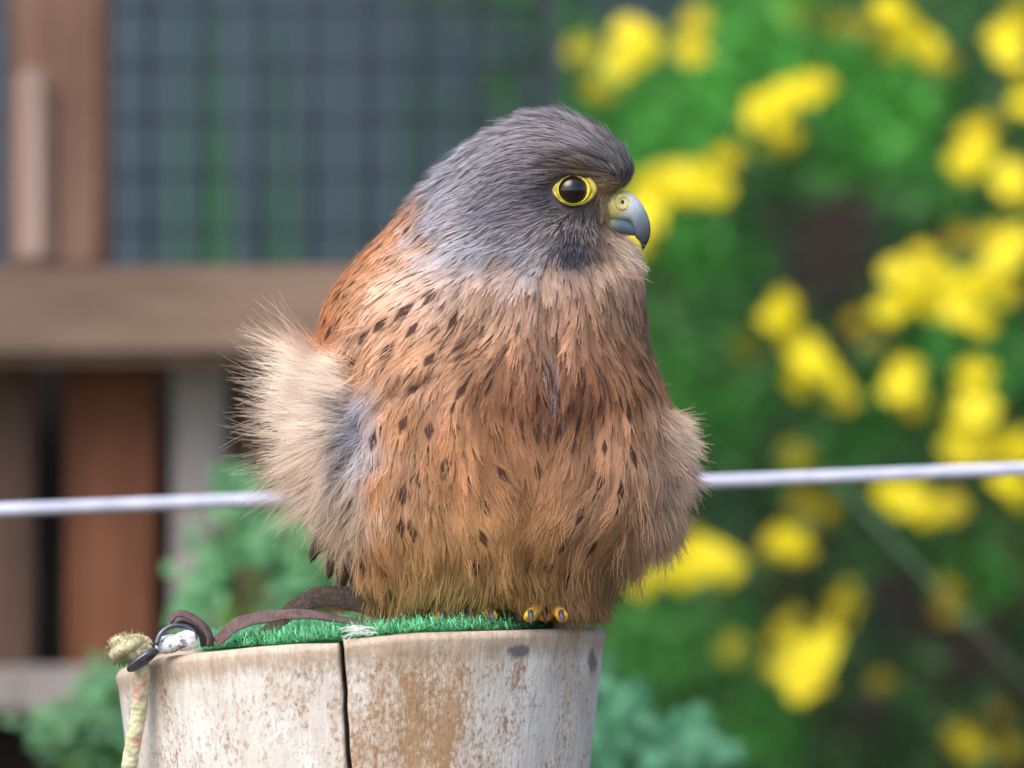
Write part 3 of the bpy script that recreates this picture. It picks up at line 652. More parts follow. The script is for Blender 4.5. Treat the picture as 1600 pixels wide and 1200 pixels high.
# --- flank fluff (both sides): free strands radiating from the flank
def fluff(R, regions, n, Lr, out_w, centre, wpx=1.3, tip=(0.85, 1.1), K=7, cols=None, spread=0.14, droop=0.0):
    p = sample(n * 30); px, py = PX(p); x0, x1, y0, y1 = regions
    p = p[(px > x0) & (px < x1) & (py > y0) & (py < y1) & (normal(p)[:, 1] < 0.75)][:n]; n = len(p)
    ci = rng.integers(0, max(n // 9, 1), n); jc = rng.normal(0, spread, (max(n // 9, 1), 3)); p = p.copy(); own = p[ci]; near = np.linalg.norm(p - own, axis=1)
    nr = normal(p); px, py = PX(p); f = flow2(px, py); rad = unit(np.stack([px - centre[0], py - centre[1]], -1))
    f = unit(f * 0.55 + rad * 0.6)
    d = np.stack([f[:, 0], np.zeros(n), -f[:, 1]], -1) + rng.normal(0, spread, (n, 3))
    d = unit(unit(d) + nr * out_w * rng.uniform(0.3, 1.3, (n, 1)))
    L = rng.uniform(Lr[0], Lr[1], n) * S
    P = np.zeros((n, K, 3)); q = p - nr * 2 * S
    for k in range(K):
        P[:, k] = q; d = unit(d + np.array([0, 0, -droop]) + rng.normal(0, 0.03, (n, 3))); q = q + d * (L / (K - 1))[:, None]
    T = unit(np.gradient(P, axis=1)); view = np.array([0.1, -1, 0.35]); side_v = unit(np.cross(np.broadcast_to(view, T.shape), T))
    C = (colour(p) if cols is None else np.tile(cols, (n, 1)))[:, None].repeat(K, 1) * rng.uniform(.8, 1.15, (n, 1, 1)) * np.linspace(tip[0], tip[1], K)[None, :, None]
    nn = unit(nr + np.array([0, -0.5, 0.35]) + rng.normal(0, .2, (n, 3)))[:, None].repeat(K, 1)
    w = wpx * S * np.linspace(1.0, 0.28, K)[None] * rng.uniform(.6, 1.3, (n, 1))
    R.add(P, -side_v, w, np.clip(C, .004, 1), nn)
RF = Ribbons()
def tufts(R, region, nt_, per, Lr, out_w, centre, wpx=1.2, tip=(.85, 1.1), K=7, spread=.16, droop=0.0, rad_w=.6, width=10.0, conv=.2, zclip=False, keep=None, cv=.13):
    """soft down: tufts of strands whose tips draw together"""
    p = sample(nt_ * 60); px, py = PX(p); x0, x1, y0, y1 = region
    p = p[(px > x0) & (px < x1) & (py > y0) & (py < y1) & (normal(p)[:, 1] < 0.75) & (True if keep is None else keep(px, py))][:nt_]; m = len(p); nr = normal(p); px, py = PX(p)
    f = flow2(px, py); rad = unit(np.stack([px - centre[0], py - centre[1]], -1)); f = unit(f * (1 - rad_w) + rad * rad_w)
    d = np.stack([f[:, 0], np.zeros(m), -f[:, 1]], -1) + rng.normal(0, spread, (m, 3)); d = unit(unit(d) + nr * out_w * rng.uniform(.3, 1.3, (m, 1)))
    L = rng.uniform(Lr[0], Lr[1], m) * S; n = m * per; col = colour(p); tone = rng.uniform(1 - cv, 1 + cv, (m, 1))
    e1 = unit(np.cross(d, nr)); e2 = np.cross(d, e1)
    rep_ = lambda a: np.repeat(a, per, 0)
    D, LL = rep_(d), rep_(L) * rng.uniform(.45, 1.1, n); sp1, sp2 = rng.normal(0, width * S, (n, 1)), rng.normal(0, width * .5 * S, (n, 1)); off = rep_(e1) * sp1 + rep_(e2) * sp2
    P = np.zeros((n, K, 3)); q = rep_(p - nr * 2 * S); bend = rep_(rng.normal(0, .03, (m, 3))) + rng.normal(0, .03, (n, 3)); spl = rng.normal(0, 3.0 * S, (n, 3))
    for k in range(K):
        w = k / (K - 1); P[:, k] = q + off * (1 - conv * w) + spl * (w * w)
        D = unit(D + np.array([0, 0, -droop]) + bend); q = q + D * (LL / (K - 1))[:, None]
    if zclip:
        zf = ztop(np.clip(P[..., 0], XC - RT * .99, XC + RT * .99), P[..., 1]) + .0035; P[..., 2] = np.maximum(P[..., 2], zf)
    T = unit(np.gradient(P, axis=1)); sv = unit(np.cross(np.broadcast_to(np.array([.1, -1, .35]), T.shape), T))
    C = (rep_(col)[:, None] * .35 + .65 * colour(P)) * rep_(tone)[:, None] * rng.uniform(.85, 1.15, (n, 1, 1)) * np.linspace(tip[0], tip[1], K)[None, :, None]
    nn = unit(rep_(nr) + np.array([0, -.5, .35]) + rep_(rng.normal(0, .22, (m, 3))) + off * 60)[:, None].repeat(K, 1)
    R.add(P, -sv, wpx * S * np.linspace(1, .3, K)[None] * rng.uniform(.6, 1.3, (n, 1)), np.clip(C, .004, 1), nn)
CN = (600, 668)
tufts(RF, (480, 570, 560, 850), 270, 18, (26, 54), .3, CN, 1.0)
tufts(RF, (480, 560, 565, 800), 330, 12, (50, 96), .4, CN, .9, spread=.2, width=6, conv=.5)
tufts(RF, (480, 545, 560, 770), 240, 7, (80, 138), .4, CN, .8, tip=(.98, .9), spread=.26, width=4.5, conv=.65)
tufts(RF, (480, 530, 565, 750), 110, 4, (110, 165), .4, CN, .75, tip=(.92, .7), spread=.26, width=3, conv=.7)
tufts(RF, (490, 566, 690, 850), 230, 14, (45, 88), .22, (545, 560), .95, droop=.05, width=6, conv=.45)
tufts(RF, (478, 535, 530, 590), 30, 8, (30, 62), .6, (560, 640), .95, width=5)
tufts(RF, (1030, 1092, 640, 830), 150, 26, (24, 56), .3, (975, 640), 1.0, droop=.05)
tufts(RF, (1040, 1092, 640, 740), 45, 8, (36, 60), .5, (1000, 670), .95, width=5)
tufts(RF, (990, 1078, 790, 900), 80, 16, (40, 84), .15, (990, 690), .9, droop=.06)
tufts(RF, (1000, 1030, 540, 600), 6, 4, (20, 40), .8, (960, 560), .8, width=4)
# bib tips overhanging the belly, and pointed clumps of belly feathers
tufts(RF, (700, 985, 500, 640), 170, 14, (32, 62), .12, (850, 200), .95, tip=(.85, 1.1), rad_w=.1, width=5, conv=.65, spread=.16, cv=.28, keep=lambda x, y: y < bibline(x) - 20)
tufts(RF, (575, 1010, 660, 880), 110, 14, (46, 84), .09, (830, 200), .9, tip=(.9, 1.12), rad_w=.05, width=7, conv=.65, spread=.12, cv=.18)
tufts(RF, (560, 720, 440, 600), 46, 14, (40, 70), .07, (830, 200), .95, tip=(.92, 1.1), rad_w=.05, width=7, conv=.6, spread=.05)
tufts(RF, (565, 700, 540, 640), 70, 16, (34, 58), .14, (760, 480), .95, tip=(.95, 1.12), rad_w=.5, width=5, conv=.6, spread=.06, cv=.16, keep=lambda x, y: np.abs(y - (582 + (690 - x) * .42)) < 16)
# feather skirt over the feet
tufts(RF, (572, 955, 885, 962), 240, 24, (30, 56), .10, (770, 500), 1.0, tip=(.9, 1.12), droop=.06, rad_w=.25, zclip=True)
tufts(RF, (870, 985, 870, 955), 90, 20, (34, 60), .05, (900, 700), 1.0, droop=.05, rad_w=.1)
tufts(RF, (640, 900, 915, 966), 70, 14, (22, 38), .2, (770, 700), .85, tip=(1.0, 1.25), droop=.05, rad_w=.3, zclip=True)

# --- head plumage
RH = Ribbons()
p = sample(150000); px, py = PX(p)
k_ = head_w(px, py) & ~in_eye(px, py, 1.0) & ~in_beak(px, py) & visible_bias(p, 0.35)
p = p[k_]; px, py = PX(p)
far = normal(p)[:, 1] > 0.2
k_ = far | ~in_eye(px, py, 1.05); p = p[k_]; px, py = PX(p)
near_face = np.exp(-(((px - 920) / 70) ** 2 + ((py - 320) / 60) ** 2))
Lh = (30 - 16 * near_face) * rng.uniform(.7, 1.3, len(p))
strands(RH, p, Lh, 4, (1.0 + rng.uniform(0, 2, len(p)), (4 + rng.uniform(0, 3.5, len(p))) * (1 - .5 * near_face)), 1.7, jit=0.09, var=0.22, tipc=(0.85, 1.15))
p0 = p[rng.random(len(p)) < 0.16]; px, py = PX(p0); nf = np.exp(-(((px - 920) / 70) ** 2 + ((py - 320) / 60) ** 2))
strands(RH, p0, rng.uniform(14, 34, len(p0)) * (1 - .5 * nf), 4, (4 + rng.uniform(0, 2, len(p0)), (5 + rng.uniform(0, 4, len(p0))) * (1 - .4 * nf)), 1.0, jit=0.14, var=0.25, tipc=(1.1, 1.5))
kp = thin(p, np.full(len(p), 9.5 * S)); q = p[kp]; px, py = PX(q); fw_ = (px < 915) | (py < 280); q = q[fw_]; px, py = PX(q)
strands(RH, q, rng.uniform(18, 32, len(q)), 5, (5.0 * np.ones(len(q)), 7.0 * np.ones(len(q))), 2.2, cols=colour(q) * 0.32, jit=0.08, var=0.3, spindle=True)
# brow fringe, overhanging the eye
bp = at_px([(x, np.interp(x, [845, 880, 910, 940, 965], [257, 244, 241, 250, 264])) for x in rng.uniform(845, 965, 230)])
strands(RH, bp, rng.uniform(14, 24, len(bp)), 4, (5 * np.ones(len(bp)), 9 * np.ones(len(bp))), 1.6, cols=np.tile(lin((92, 86, 88)), (len(bp), 1)), jit=0.15, var=0.4, tipc=(0.8, 1.2))
# crest tips standing off the crown and nape, in little pointed tufts
p = sample(60000); px, py = PX(p)
k_ = head_w(px, py) & (py < 330) & (normal(p)[:, 2] > 0.1) & (px < 985) & (np.abs(normal(p)[:, 1]) < .6); p = p[k_][:260]
q = np.repeat(p, 12, 0); n = len(q); tl = np.repeat(rng.uniform(7, 23, len(p)), 12); tL = np.repeat(rng.uniform(28, 44, len(p)), 12)
q = project(q + rng.normal(0, 3.0 * S, (n, 3)), 0, 1)
strands(RH, q, tL * rng.uniform(.8, 1.1, n), 5, (2 * np.ones(n), tl * rng.uniform(.7, 1.1, n)), 1.5, jit=0.05, var=0.28, tipc=(0.85, 1.3))
# chin and throat bristles
fluff(RH, (925, 985, 362, 415), 2600, (18, 42), 0.25, (915, 340), 1.2, tip=(0.9, 1.15), K=5, droop=0.05)
fluff(RH, (926, 966, 280, 362), 900, (8, 20), 0.2, (910, 310), 1.0, tip=(0.9, 1.1), K=4)
fp = at_px(list(zip(rng.normal(864, 9, 40), rng.uniform(550, 625, 40))))
strands(RB, fp, rng.uniform(24, 46, 40), 5, (6 * np.ones(40), 9 * np.ones(40)), 1.3, cols=np.tile(lin((172, 154, 150)), (40, 1)), jit=.16, var=.2)
fp = at_px(list(zip(rng.normal(900, 18, 160), rng.normal(388, 12, 160))))
strands(RH, fp, rng.uniform(14, 30, 160), 5, (4 * np.ones(160), 9 * np.ones(160)), 1.5, cols=np.tile(lin((84, 82, 94)), (160, 1)), jit=.25, var=.6, spindle=True)
fp = at_px(list(zip(rng.uniform(862, 928, 150), rng.uniform(335, 372, 150))))
strands(RH, fp, rng.uniform(10, 20, 150), 5, (4 * np.ones(150), 7 * np.ones(150)), 1.5, cols=np.tile(lin((142, 136, 134)), (150, 1)), jit=.25, var=.3, spindle=True)
fp = at_px(list(zip(rng.uniform(934, 966, 260), rng.uniform(282, 340, 260))))
strands(RH, fp, rng.uniform(10, 18, 260), 4, (3 * np.ones(260), 7 * np.ones(260)), 1.3, cols=np.tile(lin((206, 176, 138)), (260, 1)), jit=.3, var=.25)
tufts(RH, (948, 990, 362, 388), 60, 10, (14, 28), .25, (925, 356), .9, tip=(1.0, 1.15), rad_w=.7, width=4, K=5)
tufts(RH, (938, 1000, 368, 425), 70, 10, (22, 44), .35, (900, 330), .9, tip=(.95, 1.2), rad_w=.5, width=5)
tag(RB.build('body_plumage', PLUM, KROOT), kind='stuff')
tag(RF.build('flank_down', PLUM, KROOT), kind='stuff')
tag(RH.build('head_plumage', PLUM, KROOT), kind='stuff')

# --- eye
def lathe_frame(o, a, up=(0, 0, 1)):
    a = unit(np.asarray(a, float)); ex = unit(np.cross(np.asarray(up, float), -a)); ez = np.cross(ex, a) * -1
    if ez[2] < 0: ez = -ez
    return a, ex, ez
def build_eye(near):
    q = at_px([EYE])[0]; a = unit(np.array([0.16, -1, 0.06])); c = q - a * 3.0 * S
    if not near: c = c * np.array([1, -1, 1]); a = a * np.array([1, -1, 1])
    ex = unit(np.cross(a, np.array([0, 0, 1.0]))); 
    if ex[0] < 0: ex = -ex
    ez = unit(np.cross(ex, a)); ez = ez if ez[2] > 0 else -ez
    r = 27 * S; V, C = [], []; nu, nv = 48, 26
    for i in range(nv):
        f = math.radians(i / (nv - 1) * 120)
        for j in range(nu):
            t = 2 * math.pi * j / nu
            V.append(c + r * (math.cos(f) * a + math.sin(f) * (math.cos(t) * ex + math.sin(t) * ez)))
            d = 27 * math.sin(f) if f < 1.5 else 30
            C.append(lin((10, 9, 12)) if d < 12.5 else (lin((30, 18, 15)) if d < 21.5 else lin((16, 11, 10))))
    F = [(i * nu + j, (i + 1) * nu + j, (i + 1) * nu + (j + 1) % nu, i * nu + (j + 1) % nu) for i in range(nv - 1) for j in range(nu)]
    m, n, b = new_mat('eye_gloss'); at = N(n, 'ShaderNodeAttribute', attribute_name='Col'); n.links.new(at.outputs['Color'], b.inputs['Base Color'])
    b.inputs['Roughness'].default_value = 0.04; b.inputs['Specular IOR Level'].default_value = 0.55
    eye = link('eye', mesh_np('eye', V, F, C), m, KROOT)
    # bare yellow skin round the eye
    V, C = [], []; nu = 64
    ang = [0, 35, 70, 110, 150, 180, 215, 250, 290, 325, 360]
    outr = [41, 37, 28.5, 25.5, 27.5, 34, 28, 26, 26.5, 32, 41]
    rows = [(0.0, 12.5), (0.0, 16.5), (0.10, 18.4), (0.22, 18.2), (0.34, 16.2), (0.5, 15.8), (0.7, 15.4), (0.88, 13.6), (1.0, 8.0)]
    for w_, h in rows:
        for j in range(nu):
            t = 2 * math.pi * j / nu; R_ = np.interp(math.degrees(t), ang, outr) ; ri = 22.2
            rr = ri + (R_ - ri) * w_; hh = h + (0.5 * math.sin(5 * t) + 0.6 * math.sin(11 * t + 1)) * (w_ > 0.3) - 0.004 * max(rr - 26, 0) ** 2
            V.append(c + S * (rr * math.cos(t) * ex + rr * 0.97 * math.sin(t) * ez + hh * a))
            y = np.array([lin((60, 48, 14)), lin((214, 202, 66)), lin((222, 212, 78)), lin((206, 192, 58)), lin((140, 124, 40)), lin((200, 188, 62)), lin((206, 194, 82)), lin((160, 148, 72)), lin((64, 58, 50))])[rows.index((w_, h))]
            C.append(y * (1 + 0.12 * math.sin(9 * t + 20 * w_)))
    F = [(i * nu + j, i * nu + (j + 1) % nu, (i + 1) * nu + (j + 1) % nu, (i + 1) * nu + j) for i in range(len(rows) - 1) for j in range(nu)]
    link('eye_ring', mesh_np('eye_ring', V, F, C), m_vcol('eye_ring_skin', 0.5, 0.4), eye)
build_eye(True); build_eye(False)

# --- beak
def loft(secs, n=24, sup=2.3):
    """secs: (upper px,py, lower px,py, half width px, y centre px)"""
    s = np.array(secs, float); s = catmull(s, 26); V = []
    for ux, uy, lx, ly, w_, yc in s:
        u = W(ux, uy, yc * S); l = W(lx, ly, yc * S); c = (u + l) / 2; h = (u - l) / 2
        for j in range(n):
            t = 2 * math.pi * j / n; cx, sx = math.cos(t), math.sin(t)
            e = 2 / sup; V.append(c + h * math.copysign(abs(cx) ** e, cx) + np.array([0, 1, 0]) * w_ * S * math.copysign(abs(sx) ** e, sx))
    m = len(s); F = [(i * n + j, i * n + (j + 1) % n, (i + 1) * n + (j + 1) % n, (i + 1) * n + j) for i in range(m - 1) for j in range(n)]
    return np.array(V), F, m, n
YB = -6
US = [(940, 306, 930, 348, 32, YB), (958, 301, 948, 347, 31, YB), (972, 299, 960, 346, 29, YB), (985, 302, 971, 346, 27, YB), (996, 310, 981, 348, 24, YB), (1005, 322, 988, 354, 20, YB), (1012, 336, 991, 363, 16, YB), (1016, 352, 993, 371, 12, YB), (1016, 366, 999, 377, 8, YB), (1012, 379, 1002, 384, 4, YB), (1004, 392, 1002.5, 391, 0.6, YB)]
V, F, m_, n_ = loft(US); px, py = PX(V)
tt = np.repeat(np.linspace(0, 1, m_), n_)
stops = [0, .16, .24, .32, .42, .55, .72, .84, .88, 1.0]; pal = lin(np.array([(206, 190, 116), (228, 214, 130), (228, 222, 180), (218, 222, 220), (192, 204, 212), (124, 140, 156), (84, 96, 112), (62, 70, 82), (40, 40, 44), (26, 26, 28)]))
Cb = np.stack([np.interp(tt, stops, pal[:, i]) for i in range(3)], 1)
low = np.clip((py - (338 + np.maximum(px - 985, 0) * 2.5)) / 7, 0, 1) * (px < 992); Cb = Cb * (1 - low[:, None] * 0.75) + lin((70, 84, 96)) * low[:, None] * 0.75
me = mesh_np('upper_beak', V, F, Cb); BEAKM = m_vcol('beak_horn', 0.28, 0.5, 0.2); beak = link('upper_beak', me, BEAKM, KROOT)
V, F, m_, n_ = loft([(930, 338, 930, 360, 27, YB), (948, 338, 948, 363, 25, YB), (962, 338, 962, 366, 23, YB), (976, 340, 976, 368, 19, YB), (987, 346, 987, 368, 14, YB), (994, 354, 993, 368, 8, YB), (997, 362, 996.5, 363, 2, YB)])
px, py = PX(V); f = np.clip((px - 940) / 30, 0, 1)[:, None]
link('lower_beak', mesh_np('lower_beak', V, F, lin((176, 178, 128)) * (1 - f) + lin((92, 112, 130)) * f), BEAKM, KROOT)
for sgn in (-1, 1):
    c = W(972, 316, (YB + sgn * 25.2) * S); c2 = c
    ax = unit(np.array([0.28, sgn, 0.12])); e1 = unit(np.cross(ax, [0, 0, 1.0])); e2 = np.cross(e1, ax)
    t = np.linspace(0, 2 * math.pi, 28, endpoint=False)
    pts = np.array([c + S * (9.0 * math.cos(a) * e1 + 9.5 * math.sin(a) * e2) for a in t])
    ce = tube(pts, 3.9 * S, 12, closed=True); col = ce.color_attributes.new('Col', 'FLOAT_COLOR', 'POINT')
    q = np.ones((len(ce.vertices), 4), np.float32); q[:, :3] = lin((226, 212, 126)); col.data.foreach_set('color', q.ravel())
    cere = link('cere', ce, m_vcol('cere_skin', 0.45, 0.4), beak)
    bm = bmesh.new(); bmesh.ops.create_uvsphere(bm, u_segments=14, v_segments=8, radius=6.2 * S); me = bpy.data.meshes.new('nostril'); bm.to_mesh(me); bm.free()
    me.transform(Matrix.Translation(Vector(c - ax * 2.5 * S))); link('nostril', me, m_plain('nostril_skin', L3(186, 166, 104), 0.7), beak)
    bm = bmesh.new(); bmesh.ops.create_uvsphere(bm, u_segments=10, v_segments=6, radius=2.8 * S); me = bpy.data.meshes.new('nostril_tubercle'); bm.to_mesh(me); bm.free()
    me.transform(Matrix.Translation(Vector(c + ax * 2.2 * S))); link('nostril_tubercle', me, m_plain('nostril_pit', L3(70, 58, 46), 0.8), beak)

# --- feet
TOE_M = m_plain('toe_skin', L3(222, 172, 60), 0.55, 0.3, var=0.25, scale=700, bumpd=0.0004)
CLAW_M = m_plain('claw_horn', L3(70, 72, 88), 0.4, 0.4)
for cx, toes in ((736, ((692, -.026), (730, -.024), (767, -.0285))), (852, ((829, -.0345), (851, -.022), (877, -.0305)))):
    y0 = -0.006; zb = float(ztop(W(cx, 970, y0)[0], y0)) + 0.004
    b0 = np.array([W(cx, 970, y0)[0], y0, zb])
    leg = link('leg', tube([b0 + [0, 0, -0.001], b0 + [0, 0.002, 0.02], b0 + [0.001, 0.006, 0.036]], [0.003, 0.0028, 0.0032], 12), TOE_M, KROOT)
    for i, (tx, ty) in enumerate(toes):
        tip = W(tx, 966, ty); tip[2] = float(ztop(tip[0], tip[1])) + 0.0058
        mid = (b0 + tip) / 2 + np.array([0, -0.002, 0.0035])
        link('toe', tube(catmull([b0, mid, tip, tip + [0, -0.002, -0.0012]], 12), np.interp(np.linspace(0, 1, 12), [0, .5, .85, 1], [0.0026, 0.0024, 0.0027, 0.0016]), 12), TOE_M, leg)
        cl = catmull([tip + [0, -0.0008, 0.0008], tip + [0, -0.0034, 0.0006], tip + [0.0003, -0.005, -0.0014], tip + [0.0003, -0.0054, -0.0036]], 9)
        link('claw', tube(cl, np.linspace(0.0017, 0.0002, 9), 10), CLAW_M, leg)
    link('toe', tube(catmull([b0, b0 + [0, 0.008, 0.002], b0 + [0, 0.016, -0.001]], 8), 0.0022, 10), TOE_M, leg)

# --- folded wing tips and tail, behind the down
def blade(p0, p1, width, nrm, bow=0.0, n=14):
    p0, p1 = np.asarray(p0, float), np.asarray(p1, float); t = np.linspace(0, 1, n); T = unit(p1 - p0); nrm = unit(np.asarray(nrm, float)); sd_ = unit(np.cross(T, nrm))
    c = p0 + (p1 - p0) * t[:, None] + nrm * (bow * np.sin(t * math.pi))[:, None]
    w_ = width * np.minimum(1, (1 - t) ** 0.45 * 1.25) * (0.55 + 0.45 * np.minimum(1, t * 3))
    V = []
    for i in range(n):
        for q, h in ((-1, -.08), (-.5, .03), (0, .08), (.5, .03), (1, -.08)): V.append(c[i] + sd_ * q * w_[i] / 2 + nrm * h * width)
    F = [(i * 5 + j, i * 5 + j + 1, (i + 1) * 5 + j + 1, (i + 1) * 5 + j) for i in range(n - 1) for j in range(4)]
    me = bpy.data.meshes.new('blade'); me.from_pydata([tuple(v) for v in V], [], F); me.update(); return me
PRIM_M = m_plain('flight_feather', L3(74, 58, 48), 0.7, 0.2, var=0.3, scale=220)
TAIL_M = m_plain('tail_feather', L3(120, 116, 122), 0.7, 0.2, var=0.3, scale=120)
for (a, b, y, wd) in (((535, 770), (484, 880), 0.014, 0.0075), ((545, 790), (497, 866), 0.02, 0.007), ((548, 800), (512, 905), 0.010, 0.008), ((552, 820), (532, 925), 0.006, 0.009), ((560, 830), (560, 945), 0.004, 0.009)):
    link('flight_feather', blade(W(*a, y), W(*b, y), wd, (-.3, -1, .1), 0.003), PRIM_M, KROOT)
for i in range(7):
    f = (i - 3) / 3; a = W(740, 900, 0.05); zt_ = float(ztop(XC, YC)) + 0.012
    link('tail_feather', blade([a[0] + f * 0.008, 0.05, a[2] + 0.006], [a[0] - 0.02 + f * 0.025, 0.19, zt_ + 0.004 * abs(f)], 0.016, (f * .15, 0, 1), 0.004), TAIL_M, KROOT)

# ------------------------------------------------------------------ jesses, swivel, leash
def m_leather(name, a, b_):
    m, n, b = new_mat(name); oc = objcoord(n); f = tex_noise(n, oc, 260, 8, 0.7); g_ = tex_noise(n, oc, 900, 4)
    n.links.new(mixc(n, ramp(n, g_, (0.5, (0, 0, 0, 1)), (0.7, (0.3, 0.3, 0.3, 1))), ramp(n, f, (0.3, a), (0.7, b_)), L3(140, 122, 116)), b.inputs['Base Color'])
    b.inputs['Roughness'].default_value = 0.75; b.inputs['Specular IOR Level'].default_value = 0.3; bump(n, b, f, 0.7, 0.0014); return m
LEA = m_leather('worn_leather', L3(66, 52, 52), L3(112, 92, 90)); LEA2 = m_leather('dark_leather', L3(40, 32, 30), L3(72, 58, 52))
j1 = catmull([W(340, 1002, -.018), W(352, 990, -.018), W(378, 971, -.017), W(430, 960, -.015), W(485, 958, -.013), W(535, 966, -.010), W(575, 972, -.008), W(625, 968, 0.002)], 40)
nr1 = catmull([(-.6, -.6, .3), (-.5, -.7, .5), (-.2, -.75, .6), (0, -.7, .7), (.05, -.6, .8), (.1, -.4, .9), (.1, -.3, .9), (0, -.3, 1)], 40)
tag(link('leather_jess', ribbon_solid(j1, nr1, np.interp(np.linspace(0, 1, 40), [0, .2, .6, 1], [.0058, .0066, .0056, .005]) * (1 + .05 * np.sin(np.arange(40) * 1.3)), 0.0010), LEA), 'grey-brown leather jess strap arching over the turf to the swivel', 'strap')
j2 = catmull([W(375, 1004, -.004), W(410, 990, .0), W(440, 968, .006), W(470, 942, .012), W(505, 930, .014), W(550, 934, .012), W(585, 944, .010), W(630, 950, .012)], 36)
tag(link('leather_jess', ribbon_solid(j2, catmull([(0, -.3, 1), (-.2, -.6, .7), (-.3, -.8, .4), (-.2, -.9, .3), (.05, -.95, .2), (.1, -.95, .1), (.1, -1, .1), (.1, -1, .1)], 36), np.interp(np.linspace(0, 1, 36), [0, .35, .7, 1], [.005, .007, .0094, .009]) * (1 + .04 * np.sin(np.arange(36) * 1.1)), 0.0010), LEA2), 'dark brown leather jess strap, raised behind the paler strap', 'strap')
for pts, yy, lab in (([(268, 969), (280, 957), (300, 961), (320, 976), (330, 992), (331, 1008)], -.020, 'outer curled leather loop end gripping the swivel'), ([(270, 977), (286, 968), (304, 974), (318, 990), (322, 1008)], -.014, 'inner curled leather loop end tucked beside the swivel')):
    c = catmull([W(x, y, yy) for x, y in pts], 24); T = unit(np.gradient(c, axis=0)); nn = np.cross(T, [0, 1.0, 0]) + np.array([0, -.35, 0])
    tag(link('leather_loop', ribbon_solid(c, nn, 0.0056, 0.0012), LEA), lab, 'strap')
sw = empty('swivel', tuple(W(276, 1012, -.02))); tag(sw, 'worn white metal swivel with dark ring between leash knot and jess', 'swivel')
def m_chipped():
    m, n, b = new_mat('chipped_white_metal'); oc = objcoord(n); f = tex_noise(n, oc, 240, 6, 0.7)
    n.links.new(ramp(n, f, (0.40, L3(92, 96, 112)), (0.5, L3(222, 224, 232)), (0.8, L3(242, 242, 246))), b.inputs['Base Color']); b.inputs['Roughness'].default_value = 0.65; bump(n, b, f, .5, .0008); return m
a0, a1 = W(246, 1009, -.021), W(312, 994, -.021); ln = np.linspace(0, 1, 22)
link('barrel', tube([a0 + (a1 - a0) * t for t in ln], np.interp(ln, [0, .06, .2, .42, .5, .58, .8, .94, 1], [3, 10, 14, 14.5, 12, 15.5, 16.5, 13, 7]) * S, 20), m_chipped(), sw)
STEEL = m_plain('dark_steel', L3(92, 94, 104), 0.35, 0.5, metal=0.7, var=0.3, scale=200)
link('frame', tube(catmull([W(247, 1006, -.026), W(254, 988, -.025), (W(272, 976, -.0235)), W(296, 978, -.022), W(310, 990, -.022)], 18), 4.2 * S, 10), STEEL, sw)
t = np.linspace(0, 2 * math.pi, 40, endpoint=False); cr = W(226, 1029, -.022)
ring = np.array([cr + S * (24 * math.cos(a) * np.array([.80, 0.0, .60]) + 17 * math.sin(a) * np.array([.25, .93, -.12])) for a in t])
link('ring', tube(ring, 4.6 * S, 12, closed=True), STEEL, sw)
def m_rope():
    m, n, b = new_mat('faded_leash_cord'); oc = objcoord(n)
    v = N(n, 'ShaderNodeTexVoronoi'); v.inputs['Scale'].default_value = 330; n.links.new(oc, v.inputs[0])
    f = tex_noise(n, oc, 420, 4); g_ = tex_noise(n, oc, 75, 3)
    c = ramp(n, f, (0.3, L3(186, 182, 132)), (0.55, L3(212, 206, 176)), (0.8, L3(222, 220, 204)))
    c = mixc(n, ramp(n, g_, (0.55, (0, 0, 0, 1)), (0.63, (0.7, 0.7, 0.7, 1))), c, L3(208, 148, 134))
    c = mixc(n, ramp(n, v.outputs['Distance'], (0.45, (0, 0, 0, 1)), (0.8, (0.4, 0.4, 0.4, 1))), c, L3(150, 154, 116))
    n.links.new(c, b.inputs['Base Color']); b.inputs['Roughness'].default_value = 0.9; bump(n, b, v.outputs['Distance'], 0.7, 0.0012); return m
ROPE = m_rope()
rope = empty('leash_rope', tuple(W(222, 1040, -.008))); tag(rope, 'pale yellow-green leash rope hanging down the stump from a round knot', 'rope')
rp = np.vstack([[W(214, 1022, -.012)], [W(225, 1040, -.014)], [W(224, 1070, -.012)], [W(220, 1110, -.010)], [W(211, 1160, -.009)], [W(204, 1210, -.008)], [W(196, 1350, -.006)], [W(190, 1900, -.004)], [W(186, 3000, -.01)], [[-0.165, -0.01, 0.12]], [[-0.175, -0.02, 0.02]], [[-0.2, -0.08, 0.006]], [[-0.32, -0.12, 0.006]], [[-0.4, -0.02, 0.006]]])
rpp = catmull(rp, 220); d_ = np.arange(220)
link('cord', tube(rpp, 12.5 * S * (1 + 0.02 * np.sin(d_ * 1.9)), 14), ROPE, rope)
t = np.linspace(0, 2 * math.pi, 110, endpoint=False); ck = W(206, 1012, -.017)
kn = np.array([ck + S * np.array([(15.5 + 8.5 * math.cos(3 * a)) * math.cos(2 * a) * 1.12, (14 + 8 * math.cos(3 * a)) * math.sin(2 * a) * .9, 10.5 * math.sin(3 * a) + 3 * math.cos(a)]) for a in t])
KN = m_plain('knot_cord', L3(186, 180, 150), 0.95, 0.1, var=0.3, scale=260, bumpd=0.001)
link('knot', tube(kn, 10.5 * S, 12, closed=True), KN, rope)
n = 900; th_, ph_ = rng.random(n) * 2 * math.pi, np.arccos(rng.uniform(-1, 1, n)); dd = np.stack([np.sin(ph_) * np.cos(th_), np.sin(ph_) * np.sin(th_), np.cos(ph_)], 1)
P = np.zeros((n, 4, 3)); q = ck + dd * np.array([30, 26, 20]) * S; d = unit(dd + rng.normal(0, .9, (n, 3)))
for k in range(4): P[:, k] = q; q = q + d * (rng.uniform(3, 9, n) * S)[:, None] * .6; d = unit(d + rng.normal(0, .5, (n, 3)))
